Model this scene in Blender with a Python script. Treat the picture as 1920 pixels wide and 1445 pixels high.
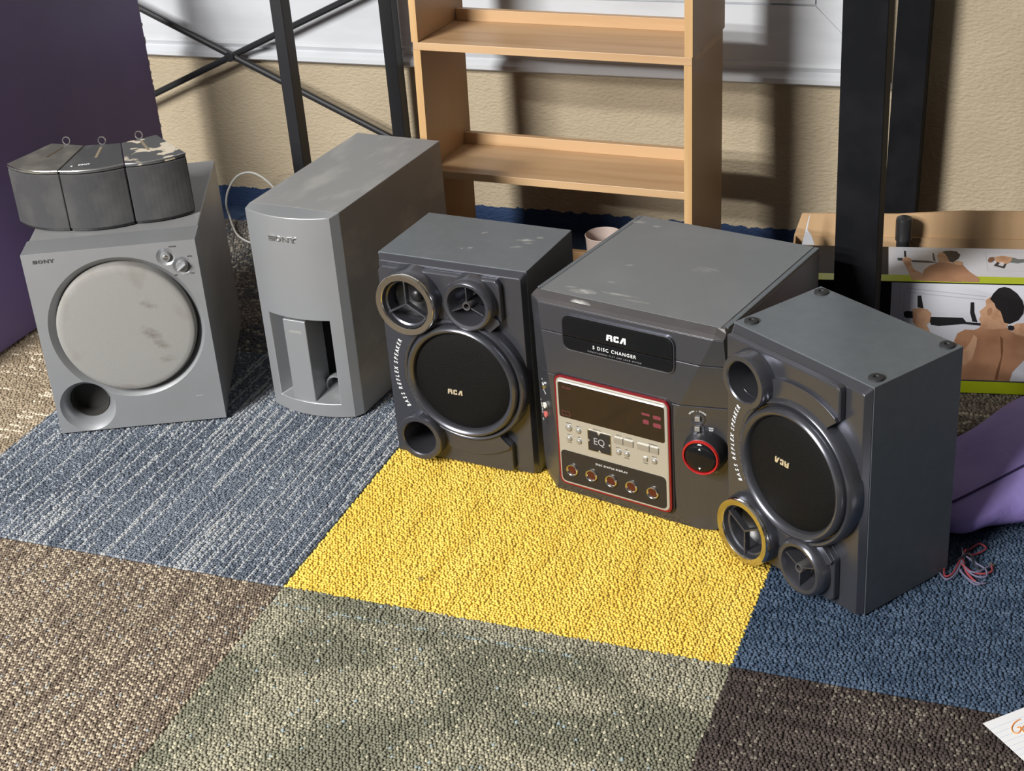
import bpy, bmesh, math, random
import numpy as np
from mathutils import Vector, Matrix

for o in list(bpy.data.objects):
    bpy.data.objects.remove(o, do_unlink=True)
S = bpy.context.scene
C = S.collection
rnd = random.Random(7)
PI = math.pi

# ------------------------------------------------------------------ camera
FPX, YAW, PITCH, ROLL = 2954.44, -0.4025163, 0.4933156, -0.0794917
CAM = Vector((0.98137, -1.47368, 1.21003))
def cam_axes():
    cy, sy, cp, sp = math.cos(YAW), math.sin(YAW), math.cos(PITCH), math.sin(PITCH)
    w = Vector((sy*cp, cy*cp, -sp)); r = Vector((cy, -sy, 0)); u = r.cross(w)
    c, s = math.cos(ROLL), math.sin(ROLL)
    return r*c + u*s, u*c - r*s, w
cr, cu, cw = cam_axes()
cam = bpy.data.cameras.new('camera'); cam.sensor_width = 36.0; cam.sensor_fit = 'HORIZONTAL'
cam.lens = FPX/1920*36.0; cam.clip_start = 0.05; cam.clip_end = 60
co = bpy.data.objects.new('camera', cam); C.objects.link(co)
co.matrix_world = Matrix(((cr.x, cu.x, -cw.x, CAM.x), (cr.y, cu.y, -cw.y, CAM.y), (cr.z, cu.z, -cw.z, CAM.z), (0, 0, 0, 1)))
S.camera = co

# ------------------------------------------------------------------ world, ceiling lamps, exposure
wd = bpy.data.worlds.new('room_light'); S.world = wd; wd.use_nodes = True
bg = wd.node_tree.nodes['Background']; bg.inputs[0].default_value = (0.93, 0.96, 1.0, 1); bg.inputs[1].default_value = 0.02
def area(loc, target, sx, sy, power, col):
    l = bpy.data.lights.new('ceiling_lamp_light', 'AREA'); l.shape = 'RECTANGLE'; l.size = sx; l.size_y = sy
    l.energy = power; l.color = col
    o = bpy.data.objects.new('ceiling_lamp_light', l); C.objects.link(o); o.location = loc
    o.rotation_euler = (Vector(target)-Vector(loc)).to_track_quat('-Z', 'Y').to_euler()
WARM = (1.0, 0.98, 0.945)
# three rows of long fluorescent fittings, plus added uplights to brighten the ceiling
for lx_, ly_, ln_, pw in ((-1.15, -2.35, .9, 140), (-1.55, -3.45, 1.2, 200), (-2.1, -4.75, 1.5, 325)):
    area((lx_, ly_, 2.52), (lx_+.15, ly_+.4, 0), ln_, 0.12, pw, WARM)
    area((lx_, ly_, 2.56), (lx_, ly_, 3.0), ln_, 0.12, pw*.03, WARM)
S.view_settings.view_transform = 'Standard'; S.view_settings.look = 'None'
S.view_settings.gamma = 1.0; S.view_settings.use_curve_mapping = False
S.view_settings.exposure = 0.18

# ------------------------------------------------------------------ materials
MATS = {}
def mat(name, col, rough=0.5, metal=0.0, spec=0.5, noise=None, bump=None, coat=0.0, emit=None):
    """noise=(scale(vec3), colour2, low, high, detail)  bump=(kind, scale, strength, distance)"""
    if name in MATS: return MATS[name]
    m = bpy.data.materials.new(name); m.use_nodes = True; MATS[name] = m
    nt = m.node_tree; b = nt.nodes['Principled BSDF']
    b.inputs['Base Color'].default_value = (*col, 1); b.inputs['Roughness'].default_value = rough
    b.inputs['Metallic'].default_value = metal; b.inputs['Specular IOR Level'].default_value = spec
    b.inputs['Coat Weight'].default_value = coat; b.inputs['Coat Roughness'].default_value = 0.08
    tc = nt.nodes.new('ShaderNodeTexCoord')
    if noise:
        sc, c2, lo, hi, det = noise
        mp = nt.nodes.new('ShaderNodeMapping'); mp.inputs['Scale'].default_value = sc
        nt.links.new(tc.outputs['Object'], mp.inputs[0])
        n = nt.nodes.new('ShaderNodeTexNoise'); n.inputs['Scale'].default_value = 1; n.inputs['Detail'].default_value = det
        nt.links.new(mp.outputs[0], n.inputs['Vector'])
        r = nt.nodes.new('ShaderNodeValToRGB'); r.color_ramp.elements[0].position = lo; r.color_ramp.elements[1].position = hi
        r.color_ramp.elements[0].color = (*col, 1); r.color_ramp.elements[1].color = (*c2, 1)
        nt.links.new(n.outputs['Fac'], r.inputs[0]); nt.links.new(r.outputs[0], b.inputs['Base Color'])
    if bump:
        kind, sc, st, dist = bump
        n = nt.nodes.new('ShaderNodeTexVoronoi' if kind == 'voronoi' else 'ShaderNodeTexNoise')
        n.inputs['Scale'].default_value = sc
        if kind == 'noise': n.inputs['Detail'].default_value = 4
        nt.links.new(tc.outputs['Object'], n.inputs['Vector'])
        bp = nt.nodes.new('ShaderNodeBump'); bp.inputs['Strength'].default_value = st; bp.inputs['Distance'].default_value = dist
        nt.links.new(n.outputs[0], bp.inputs['Height']); nt.links.new(bp.outputs[0], b.inputs['Normal'])
    return m
def L(r, g, b):
    f = lambda v: ((v/255+0.055)/1.055)**2.4 if v > 10 else v/255/12.92
    return (f(r), f(g), f(b))

mat('silver', (0.325, 0.338, 0.358), 0.38, 0.5, noise=((9, 9, 9), (0.31, 0.315, 0.325), .35, .7, 3))
mat('silver_vinyl', (0.30, 0.305, 0.31), 0.42, 0.35, noise=((14, 6, 14), (0.36, 0.36, 0.35), .45, .75, 5), bump=('noise', 900, .08, .0005))
mat('silver_dusty', (0.27, 0.27, 0.27), 0.5, 0.2, noise=((26, 12, 20), (0.36, 0.355, 0.34), .5, .72, 6))
mat('cone_cloth', (0.235, 0.232, 0.222), 0.95, 0, .2, noise=((13, 13, 9), (0.16, 0.14, 0.115), .56, .80, 4), bump=('noise', 900, .25, .001))
mat('dark_hole', (0.012, 0.012, 0.012), 0.9)
mat('port_inside', (0.03, 0.028, 0.026), 0.6)
mat('gunmetal', (0.132, 0.136, 0.158), 0.25, 0.8, .5)
mat('gunmetal_dark', (0.075, 0.070, 0.073), 0.34, 0.25, .5, noise=((18, 18, 18), (0.095, 0.088, 0.085), .5, .8, 5))
mat('charcoal_vinyl', (0.100, 0.115, 0.128), 0.38, 0.05, .65, noise=((60, 60, 60), (0.113, 0.128, 0.141), .4, .7, 3), bump=('noise', 1400, .06, .0004))
mat('charcoal_dusty', (0.150, 0.160, 0.168), 0.45, 0.05, .6, noise=((10, 10, 10), (0.185, 0.195, 0.20), .50, .85, 6))
mat('black_gloss', (0.006, 0.0065, 0.008), 0.10, 0, .4)
mat('black_plastic', (0.016, 0.016, 0.018), 0.38, 0, .5)
mat('black_metal', (0.014, 0.0145, 0.017), 0.42, 0.0, .45)
mat('black_board', (0.0045, 0.005, 0.0065), 0.65, 0.0, .12, noise=((20, 20, 20), (0.009, 0.009, 0.011), .4, .7, 3))
mat('rubber', (0.02, 0.021, 0.023), 0.6)
mat('chrome', (0.80, 0.78, 0.72), 0.13, 1.0)
mat('chrome_soft', (0.62, 0.62, 0.62), 0.25, 1.0)
mat('panel_silver', (0.50, 0.49, 0.44), 0.34, 0.55)
mat('button_silver', (0.42, 0.41, 0.38), 0.3, 0.6)
mat('red_gloss', (0.24, 0.006, 0.014), 0.16, 0.35, .6, coat=.6)
mat('red_ring', (0.50, 0.018, 0.02), 0.18, 0.35, .6, coat=.6)
mat('status_black', (0.020, 0.018, 0.017), 0.25)
mat('red_lens', (0.06, 0.010, 0.008), 0.15, 0, .6, coat=.4)
mat('display_black', (0.012, 0.008, 0.008), 0.10, 0, .5, coat=.4)
mat('display_print', (0.16, 0.03, 0.045), 0.4)
mat('white_print', (0.78, 0.80, 0.80), 0.5)
mat('grey_print', (0.30, 0.30, 0.31), 0.5)
mat('dark_print', (0.05, 0.045, 0.045), 0.5)
mat('faint_print', (0.27, 0.27, 0.26), 0.5)
mat('logo_gold', (0.75, 0.66, 0.48), 0.3, .6)
mat('grille_cloth', (0.0045, 0.0045, 0.0045), 0.6, 0, .12, bump=('voronoi', 900, .6, .001))
mat('white_plug', (0.7, 0.68, 0.62), 0.4)
mat('red_plug', (0.55, 0.14, 0.12), 0.4)
def dust_mat(nm, col):
    m = bpy.data.materials.new(nm); m.use_nodes = True; nt = m.node_tree; b = nt.nodes['Principled BSDF']; MATS[nm] = m
    b.inputs['Base Color'].default_value = (*col, 1); b.inputs['Roughness'].default_value = .95
    tc = nt.nodes.new('ShaderNodeTexCoord'); n = nt.nodes.new('ShaderNodeTexNoise'); n.inputs['Scale'].default_value = 170; n.inputs['Detail'].default_value = 6
    mp = nt.nodes.new('ShaderNodeMapping'); mp.inputs['Scale'].default_value = (.6, 1, 1); nt.links.new(tc.outputs['Object'], mp.inputs[0]); nt.links.new(mp.outputs[0], n.inputs['Vector'])
    at = nt.nodes.new('ShaderNodeAttribute'); at.attribute_name = 'thick'
    ma = nt.nodes.new('ShaderNodeMath'); ma.operation = 'MULTIPLY'; nt.links.new(n.outputs['Fac'], ma.inputs[0]); nt.links.new(at.outputs['Fac'], ma.inputs[1])
    r = nt.nodes.new('ShaderNodeValToRGB'); r.color_ramp.elements[0].position = .20; r.color_ramp.elements[1].position = .95
    nt.links.new(ma.outputs[0], r.inputs[0]); nt.links.new(r.outputs[0], b.inputs['Alpha'])
dust_mat('dust', (.46, .46, .44))
dust_mat('stain', (.20, .17, .14))
mat('satellite_cloth', (0.055, 0.055, 0.058), 0.95, 0, .15, noise=((16, 16, 16), (0.095, 0.093, 0.09), .45, .8, 6), bump=('noise', 1200, .35, .001))
mat('satellite_top', (0.11, 0.105, 0.095), 0.45, 0.2, .5, noise=((22, 22, 22), (0.19, 0.18, 0.155), .5, .7, 5))
mat('satellite_top_dark', (0.075, 0.077, 0.08), 0.42, 0.2, .5, noise=((20, 20, 20), (0.13, 0.13, 0.125), .55, .75, 4))
mat('satellite_top_patchy', (0.09, 0.092, 0.095), 0.5, 0.1, .4, noise=((24, 24, 24), (0.62, 0.55, 0.44), .54, .57, 3))
mat('steel', (0.65, 0.65, 0.65), 0.25, 1.0)
mat('slot_tan', (0.22, 0.18, 0.12), 0.7)
mat('slot_brown', (0.07, 0.05, 0.035), 0.7)
mat('wood_x', (0.53, 0.345, 0.185), 0.42, 0, .4, noise=((2.2, 34, 34), (0.43, 0.255, 0.125), .45, .75, 5))
mat('wood_z', (0.58, 0.37, 0.175), 0.42, 0, .4, noise=((46, 46, 2.5), (0.46, 0.275, 0.115), .4, .75, 5))
mat('wood_side', (0.44, 0.285, 0.155), 0.36, 0, .45, noise=((46, 46, 2.5), (0.45, 0.27, 0.13), .4, .75, 5))
mat('purple_paint', (0.17, 0.125, 0.30), 0.45, 0, .45, noise=((5, 5, 5), (0.155, 0.11, 0.26), .4, .7, 3), bump=('noise', 60, .15, .002))
mat('chipped_core', (0.5, 0.44, 0.38), 0.8)
mat('purple_fabric', (0.26, 0.20, 0.50), 0.7, 0, .3, noise=((6, 9, 14), (0.35, 0.28, 0.60), .4, .75, 4), bump=('noise', 26, .5, .006))
mat('purple_seam', (0.035, 0.02, 0.085), 0.9)
mat('trim_white', (0.57, 0.59, 0.625), 0.40, 0, .45, noise=((7, 7, 30), (0.50, 0.52, 0.55), .45, .8, 5))
mat('window_panel', (0.58, 0.60, 0.63), 0.45)
mat('cardboard', (0.50, 0.335, 0.19), 0.85, 0, .2, noise=((40, 40, 4), (0.45, 0.29, 0.155), .4, .7, 4))
mat('carton_black', (0.007, 0.007, 0.008), 0.5, 0, .2)
mat('carton_lime', (0.42, 0.50, 0.012), 0.32, 0, .5)
mat('carton_white', (0.60, 0.61, 0.66), 0.32, 0, .5, noise=((9, 9, 9), (0.52, 0.53, 0.58), .4, .7, 3))
mat('carton_line', (0.40, 0.42, 0.46), 0.4)
mat('ink_skin', (0.42, 0.22, 0.125), 0.35, 0, .5, noise=((28, 28, 28), (0.30, 0.145, 0.08), .4, .7, 3))
mat('ink_skin_light', (0.52, 0.31, 0.19), 0.35, 0, .5, noise=((50, 50, 50), (0.40, 0.21, 0.12), .45, .7, 2))
mat('ink_skin_dark', (0.19, 0.085, 0.045), 0.35)
mat('ink_hair', (0.014, 0.013, 0.013), 0.4)
mat('ink_bar', (0.018, 0.018, 0.02), 0.35)
mat('ink_shorts', (0.13, 0.15, 0.15), 0.4)
mat('paper', (0.72, 0.73, 0.75), 0.8)
mat('paper_line', (0.42, 0.50, 0.62), 0.8)
mat('orange_ink', (0.80, 0.30, 0.08), 0.7)
mat('cup_plastic', (0.42, 0.335, 0.30), 0.55, 0, .4)
mat('cable_grey', (0.42, 0.42, 0.40), 0.45)
mat('wire_red', (0.24, 0.035, 0.045), 0.45)
mat('wire_grey', (0.12, 0.115, 0.18), 0.45)
mat('wire_black', (0.014, 0.014, 0.018), 0.5)
mat('copper', (0.6, 0.4, 0.2), .4, 1)
mat('floor_paint', (0.025, 0.055, 0.13), 0.6, 0, .4, noise=((30, 60, 30), (0.05, 0.085, 0.17), .4, .7, 5))
mat('ceiling_white', (0.62, 0.62, 0.61), 0.9)
mat('hall_wall', (0.11, 0.10, 0.09), 0.85)

def carpet_mat(name):
    m = bpy.data.materials.new(name); m.use_nodes = True
    nt = m.node_tree; b = nt.nodes['Principled BSDF']; b.inputs['Roughness'].default_value = 0.9
    b.inputs['Specular IOR Level'].default_value = 0.22
    a = nt.nodes.new('ShaderNodeAttribute'); a.attribute_name = 'yarn'
    nt.links.new(a.outputs['Color'], b.inputs['Base Color'])
    return m
YARN = carpet_mat('carpet_yarn')

def wall_mat():
    m = bpy.data.materials.new('plaster_wall'); m.use_nodes = True; nt = m.node_tree; b = nt.nodes['Principled BSDF']
    b.inputs['Roughness'].default_value = 0.72; b.inputs['Specular IOR Level'].default_value = 0.3
    g = nt.nodes.new('ShaderNodeNewGeometry'); sx = nt.nodes.new('ShaderNodeSeparateXYZ'); nt.links.new(g.outputs['Position'], sx.inputs[0])
    n = nt.nodes.new('ShaderNodeTexNoise'); n.inputs['Scale'].default_value = 60; n.inputs['Detail'].default_value = 5
    nt.links.new(g.outputs['Position'], n.inputs['Vector'])
    ma = nt.nodes.new('ShaderNodeMath'); ma.operation = 'MULTIPLY_ADD'; ma.inputs[1].default_value = 0.018; ma.inputs[2].default_value = 0.0315
    nt.links.new(n.outputs['Fac'], ma.inputs[0])
    lt = nt.nodes.new('ShaderNodeMath'); lt.operation = 'LESS_THAN'
    nt.links.new(sx.outputs['Z'], lt.inputs[0]); nt.links.new(ma.outputs[0], lt.inputs[1])
    n2 = nt.nodes.new('ShaderNodeTexNoise'); n2.inputs['Scale'].default_value = 6; n2.inputs['Detail'].default_value = 4
    nt.links.new(g.outputs['Position'], n2.inputs['Vector'])
    r = nt.nodes.new('ShaderNodeValToRGB'); r.color_ramp.elements[0].position = .3; r.color_ramp.elements[1].position = .75
    r.color_ramp.elements[0].color = (0.385, 0.318, 0.220, 1); r.color_ramp.elements[1].color = (0.455, 0.38, 0.268, 1)
    nt.links.new(n2.outputs['Fac'], r.inputs[0])
    mx = nt.nodes.new('ShaderNodeMix'); mx.data_type = 'RGBA'
    nt.links.new(lt.outputs[0], mx.inputs['Factor']); nt.links.new(r.outputs[0], mx.inputs['A']); mx.inputs['B'].default_value = (0.020, 0.042, 0.105, 1)
    nt.links.new(mx.outputs['Result'], b.inputs['Base Color'])
    b1 = nt.nodes.new('ShaderNodeTexNoise'); b1.inputs['Scale'].default_value = 165; b1.inputs['Detail'].default_value = 3
    mp = nt.nodes.new('ShaderNodeMapping'); mp.inputs['Scale'].default_value = (0.7, 1, 1.35); nt.links.new(g.outputs['Position'], mp.inputs[0])
    nt.links.new(mp.outputs[0], b1.inputs['Vector'])
    bp = nt.nodes.new('ShaderNodeBump'); bp.inputs['Strength'].default_value = 0.6; bp.inputs['Distance'].default_value = 0.004
    nt.links.new(b1.outputs['Fac'], bp.inputs['Height']); nt.links.new(bp.outputs[0], b.inputs['Normal'])
    return m
MATS['plaster_wall'] = wall_mat()

# ------------------------------------------------------------------ mesh helpers
class MB:
    def __init__(s): s.v = []; s.f = []
    def add(s, V, F):
        k = len(s.v); s.v += [tuple(p) for p in V]; s.f += [tuple(i+k for i in f) for f in F]; return s
    def box(s, x0, x1, y0, y1, z0, z1):
        return s.add([(x0,y0,z0),(x1,y0,z0),(x1,y1,z0),(x0,y1,z0),(x0,y0,z1),(x1,y0,z1),(x1,y1,z1),(x0,y1,z1)],
                     [(0,3,2,1),(4,5,6,7),(0,1,5,4),(1,2,6,5),(2,3,7,6),(3,0,4,7)])
    def prism_y(s, poly, y0, y1, poly2=None):      # poly in (x,z), y0 front, y1 back
        n = len(poly); q = poly2 or poly
        a = sum(poly[i][0]*poly[(i+1) % n][1]-poly[(i+1) % n][0]*poly[i][1] for i in range(n))
        if a < 0: poly = poly[::-1]; q = q[::-1]
        V = [(x, y0, z) for x, z in poly]+[(x, y1, z) for x, z in q]
        F = [tuple(range(n)), tuple(range(2*n-1, n-1, -1))]+[(i, i+n, (i+1) % n+n, (i+1) % n) for i in range(n)]
        return s.add(V, F)
    def prism_z(s, poly, z0, z1, poly2=None):      # poly in (x,y)
        n = len(poly); q = poly2 or poly
        a = sum(poly[i][0]*poly[(i+1) % n][1]-poly[(i+1) % n][0]*poly[i][1] for i in range(n))
        if a < 0: poly = poly[::-1]; q = q[::-1]
        V = [(x, y, z0) for x, y in poly]+[(x, y, z1) for x, y in q]
        F = [tuple(range(n-1, -1, -1)), tuple(range(n, 2*n))]+[(i, (i+1) % n, (i+1) % n+n, i+n) for i in range(n)]
        return s.add(V, F)
    def prism_x(s, poly, x0, x1):                  # poly in (y,z)
        n = len(poly)
        a = sum(poly[i][0]*poly[(i+1) % n][1]-poly[(i+1) % n][0]*poly[i][1] for i in range(n))
        if a < 0: poly = poly[::-1]
        V = [(x0, y, z) for y, z in poly]+[(x1, y, z) for y, z in poly]
        F = [tuple(range(n-1, -1, -1)), tuple(range(n, 2*n))]+[(i, (i+1) % n, (i+1) % n+n, i+n) for i in range(n)]
        return s.add(V, F)
    def lathe(s, c, prof, n=48, ax=(0, -1, 0)):    # prof: (radius, distance along ax from c)
        ax = Vector(ax).normalized(); t = Vector((0, 0, 1)) if abs(ax.z) < .9 else Vector((0, 1, 0))
        e1 = t.cross(ax).normalized(); e2 = ax.cross(e1); c = Vector(c); k = len(s.v); rows = []
        V = []; F = []
        for r, d in prof:
            if r < 1e-6: rows.append([len(V)]); V.append(c+ax*d)
            else:
                rows.append(list(range(len(V), len(V)+n)))
                V += [c+ax*d+e1*(r*math.cos(2*PI*i/n))+e2*(r*math.sin(2*PI*i/n)) for i in range(n)]
        for a, b in zip(rows, rows[1:]):
            for i in range(n):
                j = (i+1) % n
                if len(a) == 1 and len(b) == 1: continue
                if len(a) == 1: F.append((a[0], b[i], b[j]))
                elif len(b) == 1: F.append((a[i], a[j], b[0]))
                else: F.append((a[i], a[j], b[j], b[i]))
        return s.add(V, F)
    def tube(s, pts, r, n=8, closed=False):
        pts = [Vector(p) for p in pts]; m = len(pts); V = []; F = []; up = None
        for i, p in enumerate(pts):
            a = pts[(i-1) % m] if (closed or i > 0) else p; b = pts[(i+1) % m] if (closed or i < m-1) else p
            t = (b-a).normalized()
            if up is None: up = Vector((0, 0, 1)) if abs(t.z) < .9 else Vector((1, 0, 0))
            e1 = (up-t*up.dot(t)).normalized(); e2 = t.cross(e1); up = e1
            rr = r[i] if isinstance(r, (list, tuple)) else r
            V += [p+e1*(rr*math.cos(2*PI*k/n))+e2*(rr*math.sin(2*PI*k/n)) for k in range(n)]
        for i in range(m if closed else m-1):
            a = i*n; b = ((i+1) % m)*n
            F += [(a+k, a+(k+1) % n, b+(k+1) % n, b+k) for k in range(n)]
        if not closed: F += [tuple(range(n-1, -1, -1)), tuple(range((m-1)*n, m*n))]
        return s.add(V, F)
    def mesh(s, name):
        me = bpy.data.meshes.new(name); me.from_pydata([tuple(p) for p in s.v], [], s.f)
        bm = bmesh.new(); bm.from_mesh(me); bmesh.ops.recalc_face_normals(bm, faces=bm.faces); bm.to_mesh(me); bm.free()
        me.update(); return me

def catmull(P, n=8, closed=False):
    P = [Vector(p) for p in P]; out = []; m = len(P)
    for i in range(m if closed else m-1):
        if closed: a, b, c, d = P[(i-1) % m], P[i], P[(i+1) % m], P[(i+2) % m]
        else: a, b, c, d = P[max(i-1, 0)], P[i], P[i+1], P[min(i+2, m-1)]
        for k in range(n):
            t = k/n
            out.append(0.5*((2*b)+(c-a)*t+(2*a-5*b+4*c-d)*t*t+(3*b-a-3*c+d)*t**3))
    if not closed: out.append(P[-1])
    return out

def obj(name, mb, m, parent=None, bevel=0, seg=2, smooth=False, ang=35):
    me = mb if isinstance(mb, bpy.types.Mesh) else mb.mesh(name)
    o = bpy.data.objects.new(name, me); C.objects.link(o)
    me.materials.append(MATS[m] if isinstance(m, str) else m)
    if parent: o.parent = parent
    if bevel:
        b = o.modifiers.new('edge', 'BEVEL'); b.width = bevel; b.segments = seg; b.limit_method = 'ANGLE'; b.angle_limit = math.radians(30)
        b.harden_normals = False
    if smooth:
        me.polygons.foreach_set('use_smooth', [True]*len(me.polygons))
        me.set_sharp_from_angle(angle=math.radians(ang))
    return o
def thing(name, label, cat, loc=(0, 0, 0), rz=0, group=None):
    o = bpy.data.objects.new(name, None); C.objects.link(o); o.empty_display_size = .05
    o.location = loc; o.rotation_euler = (0, 0, math.radians(rz)); tag(o, label, cat, group); return o
def tag(o, label, cat, group=None):
    o['label'] = label; o['category'] = cat
    if group: o['group'] = group
    return o
def struct(name, mb, m, **k):
    o = obj(name, mb, m, **k); o['kind'] = 'structure'; return o

def rrect(x0, x1, z0, z1, r, n=6):
    P = []
    for cx, cz, a0 in ((x1-r, z1-r, 0), (x0+r, z1-r, 90), (x0+r, z0+r, 180), (x1-r, z0+r, 270)):
        for i in range(n+1):
            a = math.radians(a0+90*i/n); P.append((cx+r*math.cos(a), cz+r*math.sin(a)))
    return P
def ring_poly_y(mb, outer, inner, y0, y1):         # frame between two same-length outlines
    n = len(outer)
    V = [(x, y0, z) for x, z in outer]+[(x, y0, z) for x, z in inner]+[(x, y1, z) for x, z in outer]+[(x, y1, z) for x, z in inner]
    F = []
    for i in range(n):
        j = (i+1) % n
        F += [(i, j, n+j, n+i), (2*n+j, 2*n+i, 3*n+i, 3*n+j), (i, 2*n+i, 2*n+j, j), (n+i, n+j, 3*n+j, 3*n+i)]
    mb.add(V, F); return mb

def text_verts(txt, size, shear=0.0, spacing=1.0, bold=0.0, depth=0.0):
    cu_ = bpy.data.curves.new('t', 'FONT'); cu_.body = txt; cu_.size = size; cu_.shear = shear; cu_.space_character = spacing
    cu_.offset = bold; cu_.align_x = 'CENTER'; cu_.align_y = 'CENTER'; cu_.extrude = depth; cu_.resolution_u = 3
    o = bpy.data.objects.new('t', cu_); C.objects.link(o); dg = bpy.context.evaluated_depsgraph_get()
    me = bpy.data.meshes.new_from_object(o.evaluated_get(dg))
    V = [v.co.copy() for v in me.vertices]; F = [tuple(p.vertices) for p in me.polygons]
    bpy.data.objects.remove(o); bpy.data.curves.remove(cu_); bpy.data.meshes.remove(me)
    return V, F
def text_on_front(mb, txt, size, cx, y, cz, rot=0.0, sx=1.0, depth=.0002, **k):   # readable from -y
    V, F = text_verts(txt, size, depth=depth, **k); c, s = math.cos(rot), math.sin(rot)
    mb.add([(cx+(v.x*sx*c-v.y*s), y-v.z, cz+(v.x*sx*s+v.y*c)) for v in V], F); return mb

RCA = [[[(0,0),(.10,1),(.80,1),(.90,.88),(.86,.52),(.92,.42),(.90,0),(.62,0),(.62,.36),(.56,.42),(.58,.60),(.62,.74),(.36,.74),(.28,0)],[(.30,.40),(.60,.40),(.60,.55),(.32,.55)]],
       [[(1.06,.12),(1.10,.9),(1.20,1),(1.80,1),(1.80,.66),(1.56,.66),(1.56,.76),(1.38,.76),(1.34,.24),(1.54,.24),(1.54,.36),(1.80,.36),(1.80,.08),(1.72,0),(1.16,0)]],
       [[(1.92,0),(2.36,1),(2.80,1),(2.80,0),(2.52,0),(2.52,.68),(2.24,0)]]]
def rca_logo(mb, x0, x1, z0, z1, y, d=.0004, flip=False):
    for let in RCA:
        for poly in let:
            P = [(px/2.8, pz) for px, pz in poly]
            if flip: P = [(1-a, 1-b) for a, b in P]
            mb.prism_y([(x0+(x1-x0)*a, z0+(z1-z0)*b) for a, b in P], y-d, y)
    return mb
def sony_logo(mb, x0, x1, z0, z1, y, d=.0004):
    h = z1-z0; w = x1-x0
    def bar(a, b, t):                                # stroke in unit coords
        ax, az, bx, bz = a[0], a[1], b[0], b[1]; dx, dz = (bx-ax)*w, (bz-az)*h; l = math.hypot(dx, dz); nx, nz = -dz/l*t/2*h, dx/l*t/2*h
        A = (x0+ax*w, z0+az*h); B = (x0+bx*w, z0+bz*h)
        mb.prism_y([(A[0]+nx, A[1]+nz), (A[0]-nx, A[1]-nz), (B[0]-nx, B[1]-nz), (B[0]+nx, B[1]+nz)], y-d, y)
    T_ = .26; t_ = .15
    for a, b, t in (((0, .10), (.19, .10), T_), ((.0, .0), (.0, .32), t_), ((.17, .1), (.17, .45), T_), ((.02, .5), (.17, .5), T_), ((.02, .5), (.02, .9), T_), ((.0, .9), (.18, .9), T_), ((.185, .65), (.185, 1.), t_)):
        bar(a, b, t)
    n = 18; E = [(x0+w*(.345+.115*math.cos(2*PI*i/n)), z0+h*(.5+.56*math.sin(2*PI*i/n))) for i in range(n)]
    I = [(x0+w*(.345+.058*math.cos(2*PI*i/n)), z0+h*(.5+.36*math.sin(2*PI*i/n))) for i in range(n)]
    ring_poly_y(mb, E, I, y-d, y)
    for a, b, t in (((.53, 0), (.53, 1), .22), ((.53, .98), (.72, .02), .34), ((.72, 0), (.72, 1), .16), ((.495, .07), (.575, .07), t_), ((.495, .93), (.56, .93), t_), ((.685, .93), (.755, .93), t_)):
        bar(a, b, t)
    for a, b, t in (((.88, 0), (.88, .5), .30), ((.88, .48), (.80, 1), .28), ((.88, .48), (.975, 1), .18), ((.83, .06), (.93, .06), t_), ((.765, .94), (.85, .94), t_), ((.94, .94), (1, .94), t_)):
        bar(a, b, t)
    return mb

def cut(mb, cutters, name):                          # boolean difference, baked into a mesh
    a = bpy.data.objects.new('a', mb.mesh(name)); C.objects.link(a); tmp = [a]
    for c in cutters:
        o = bpy.data.objects.new('c', c.mesh('c')); C.objects.link(o); tmp.append(o)
        m = a.modifiers.new('b', 'BOOLEAN'); m.operation = 'DIFFERENCE'; m.object = o; m.solver = 'EXACT'
    dg = bpy.context.evaluated_depsgraph_get(); dg.update()
    me = bpy.data.meshes.new_from_object(a.evaluated_get(dg)); me.name = name; me.materials.clear()
    for o in tmp:
        d = o.data; bpy.data.objects.remove(o); bpy.data.meshes.remove(d)
    return me

# ================================================================== SETTING
T = 0.61
YW = 1.22
floor = struct('floor', MB().box(-5, 5, -7, YW+.1, -.12, -.009), 'floor_paint')
wall_back = struct('wall_back', MB().box(-5.1, 4.6, YW, YW+.15, -.12, 2.75), 'plaster_wall')
struct('wall_left', MB().box(-5.1, -5.0, -7, YW+.1, -.12, 2.75), 'hall_wall')
struct('wall_right', MB().box(4.5, 4.6, -7, YW+.1, -.12, 2.75), 'hall_wall')
struct('wall_front', MB().box(-5.1, 4.6, -7.1, -7, -.12, 2.75), 'hall_wall')
struct('ceiling', MB().box(-5.1, 4.6, -7.1, YW+.15, 2.75, 2.85), 'ceiling_white')
obj_strip = obj('painted_floor_strip', MB().box(-3, 4, 1.143, YW, -.009, -.002), 'floor_paint', floor)

# window casing with mitred corner, moulded outer edge
cw_, zi, zo, xi = .102, .464, .362, .461
prof = [(YW, .325), (YW-.020, .325), (YW-.026, .329), (YW-.026, .337), (YW-.021, .341), (YW-.012, .347), (YW-.017, .356), (YW-.016, .362), (YW-.013, .364), (YW-.012, .463), (YW, .463)]
def casing_bottom():
    mb = MB(); n = len(prof); V = []; F = []
    for y, z in prof: V.append((-1.75, y, z))
    for y, z in prof: V.append((xi+(.464-z)-.0007, y, z))
    F = [(i, (i+1) % n, (i+1) % n+n, i+n) for i in range(n)]+[tuple(range(n-1, -1, -1)), tuple(range(n, 2*n))]
    return mb.add(V, F)
def casing_side():
    mb = MB(); n = len(prof); V = []
    for y, z in prof: V.append((xi+(.464-z)*(1 if z > .36 else .9)+.0007, y, z))
    for y, z in prof: V.append((xi+(.464-z)*.85+.0007, y, 2.1))
    F = [(i, (i+1) % n, (i+1) % n+n, i+n) for i in range(n)]+[tuple(range(n-1, -1, -1)), tuple(range(n, 2*n))]
    return mb.add(V, F)
struct('trim_1', casing_bottom(), 'trim_white')
struct('trim_2', casing_side(), 'trim_white')
win = struct('window_1', MB().box(-1.75, xi+.02, YW-.004, YW, .44, 2.1), 'window_panel')
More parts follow.
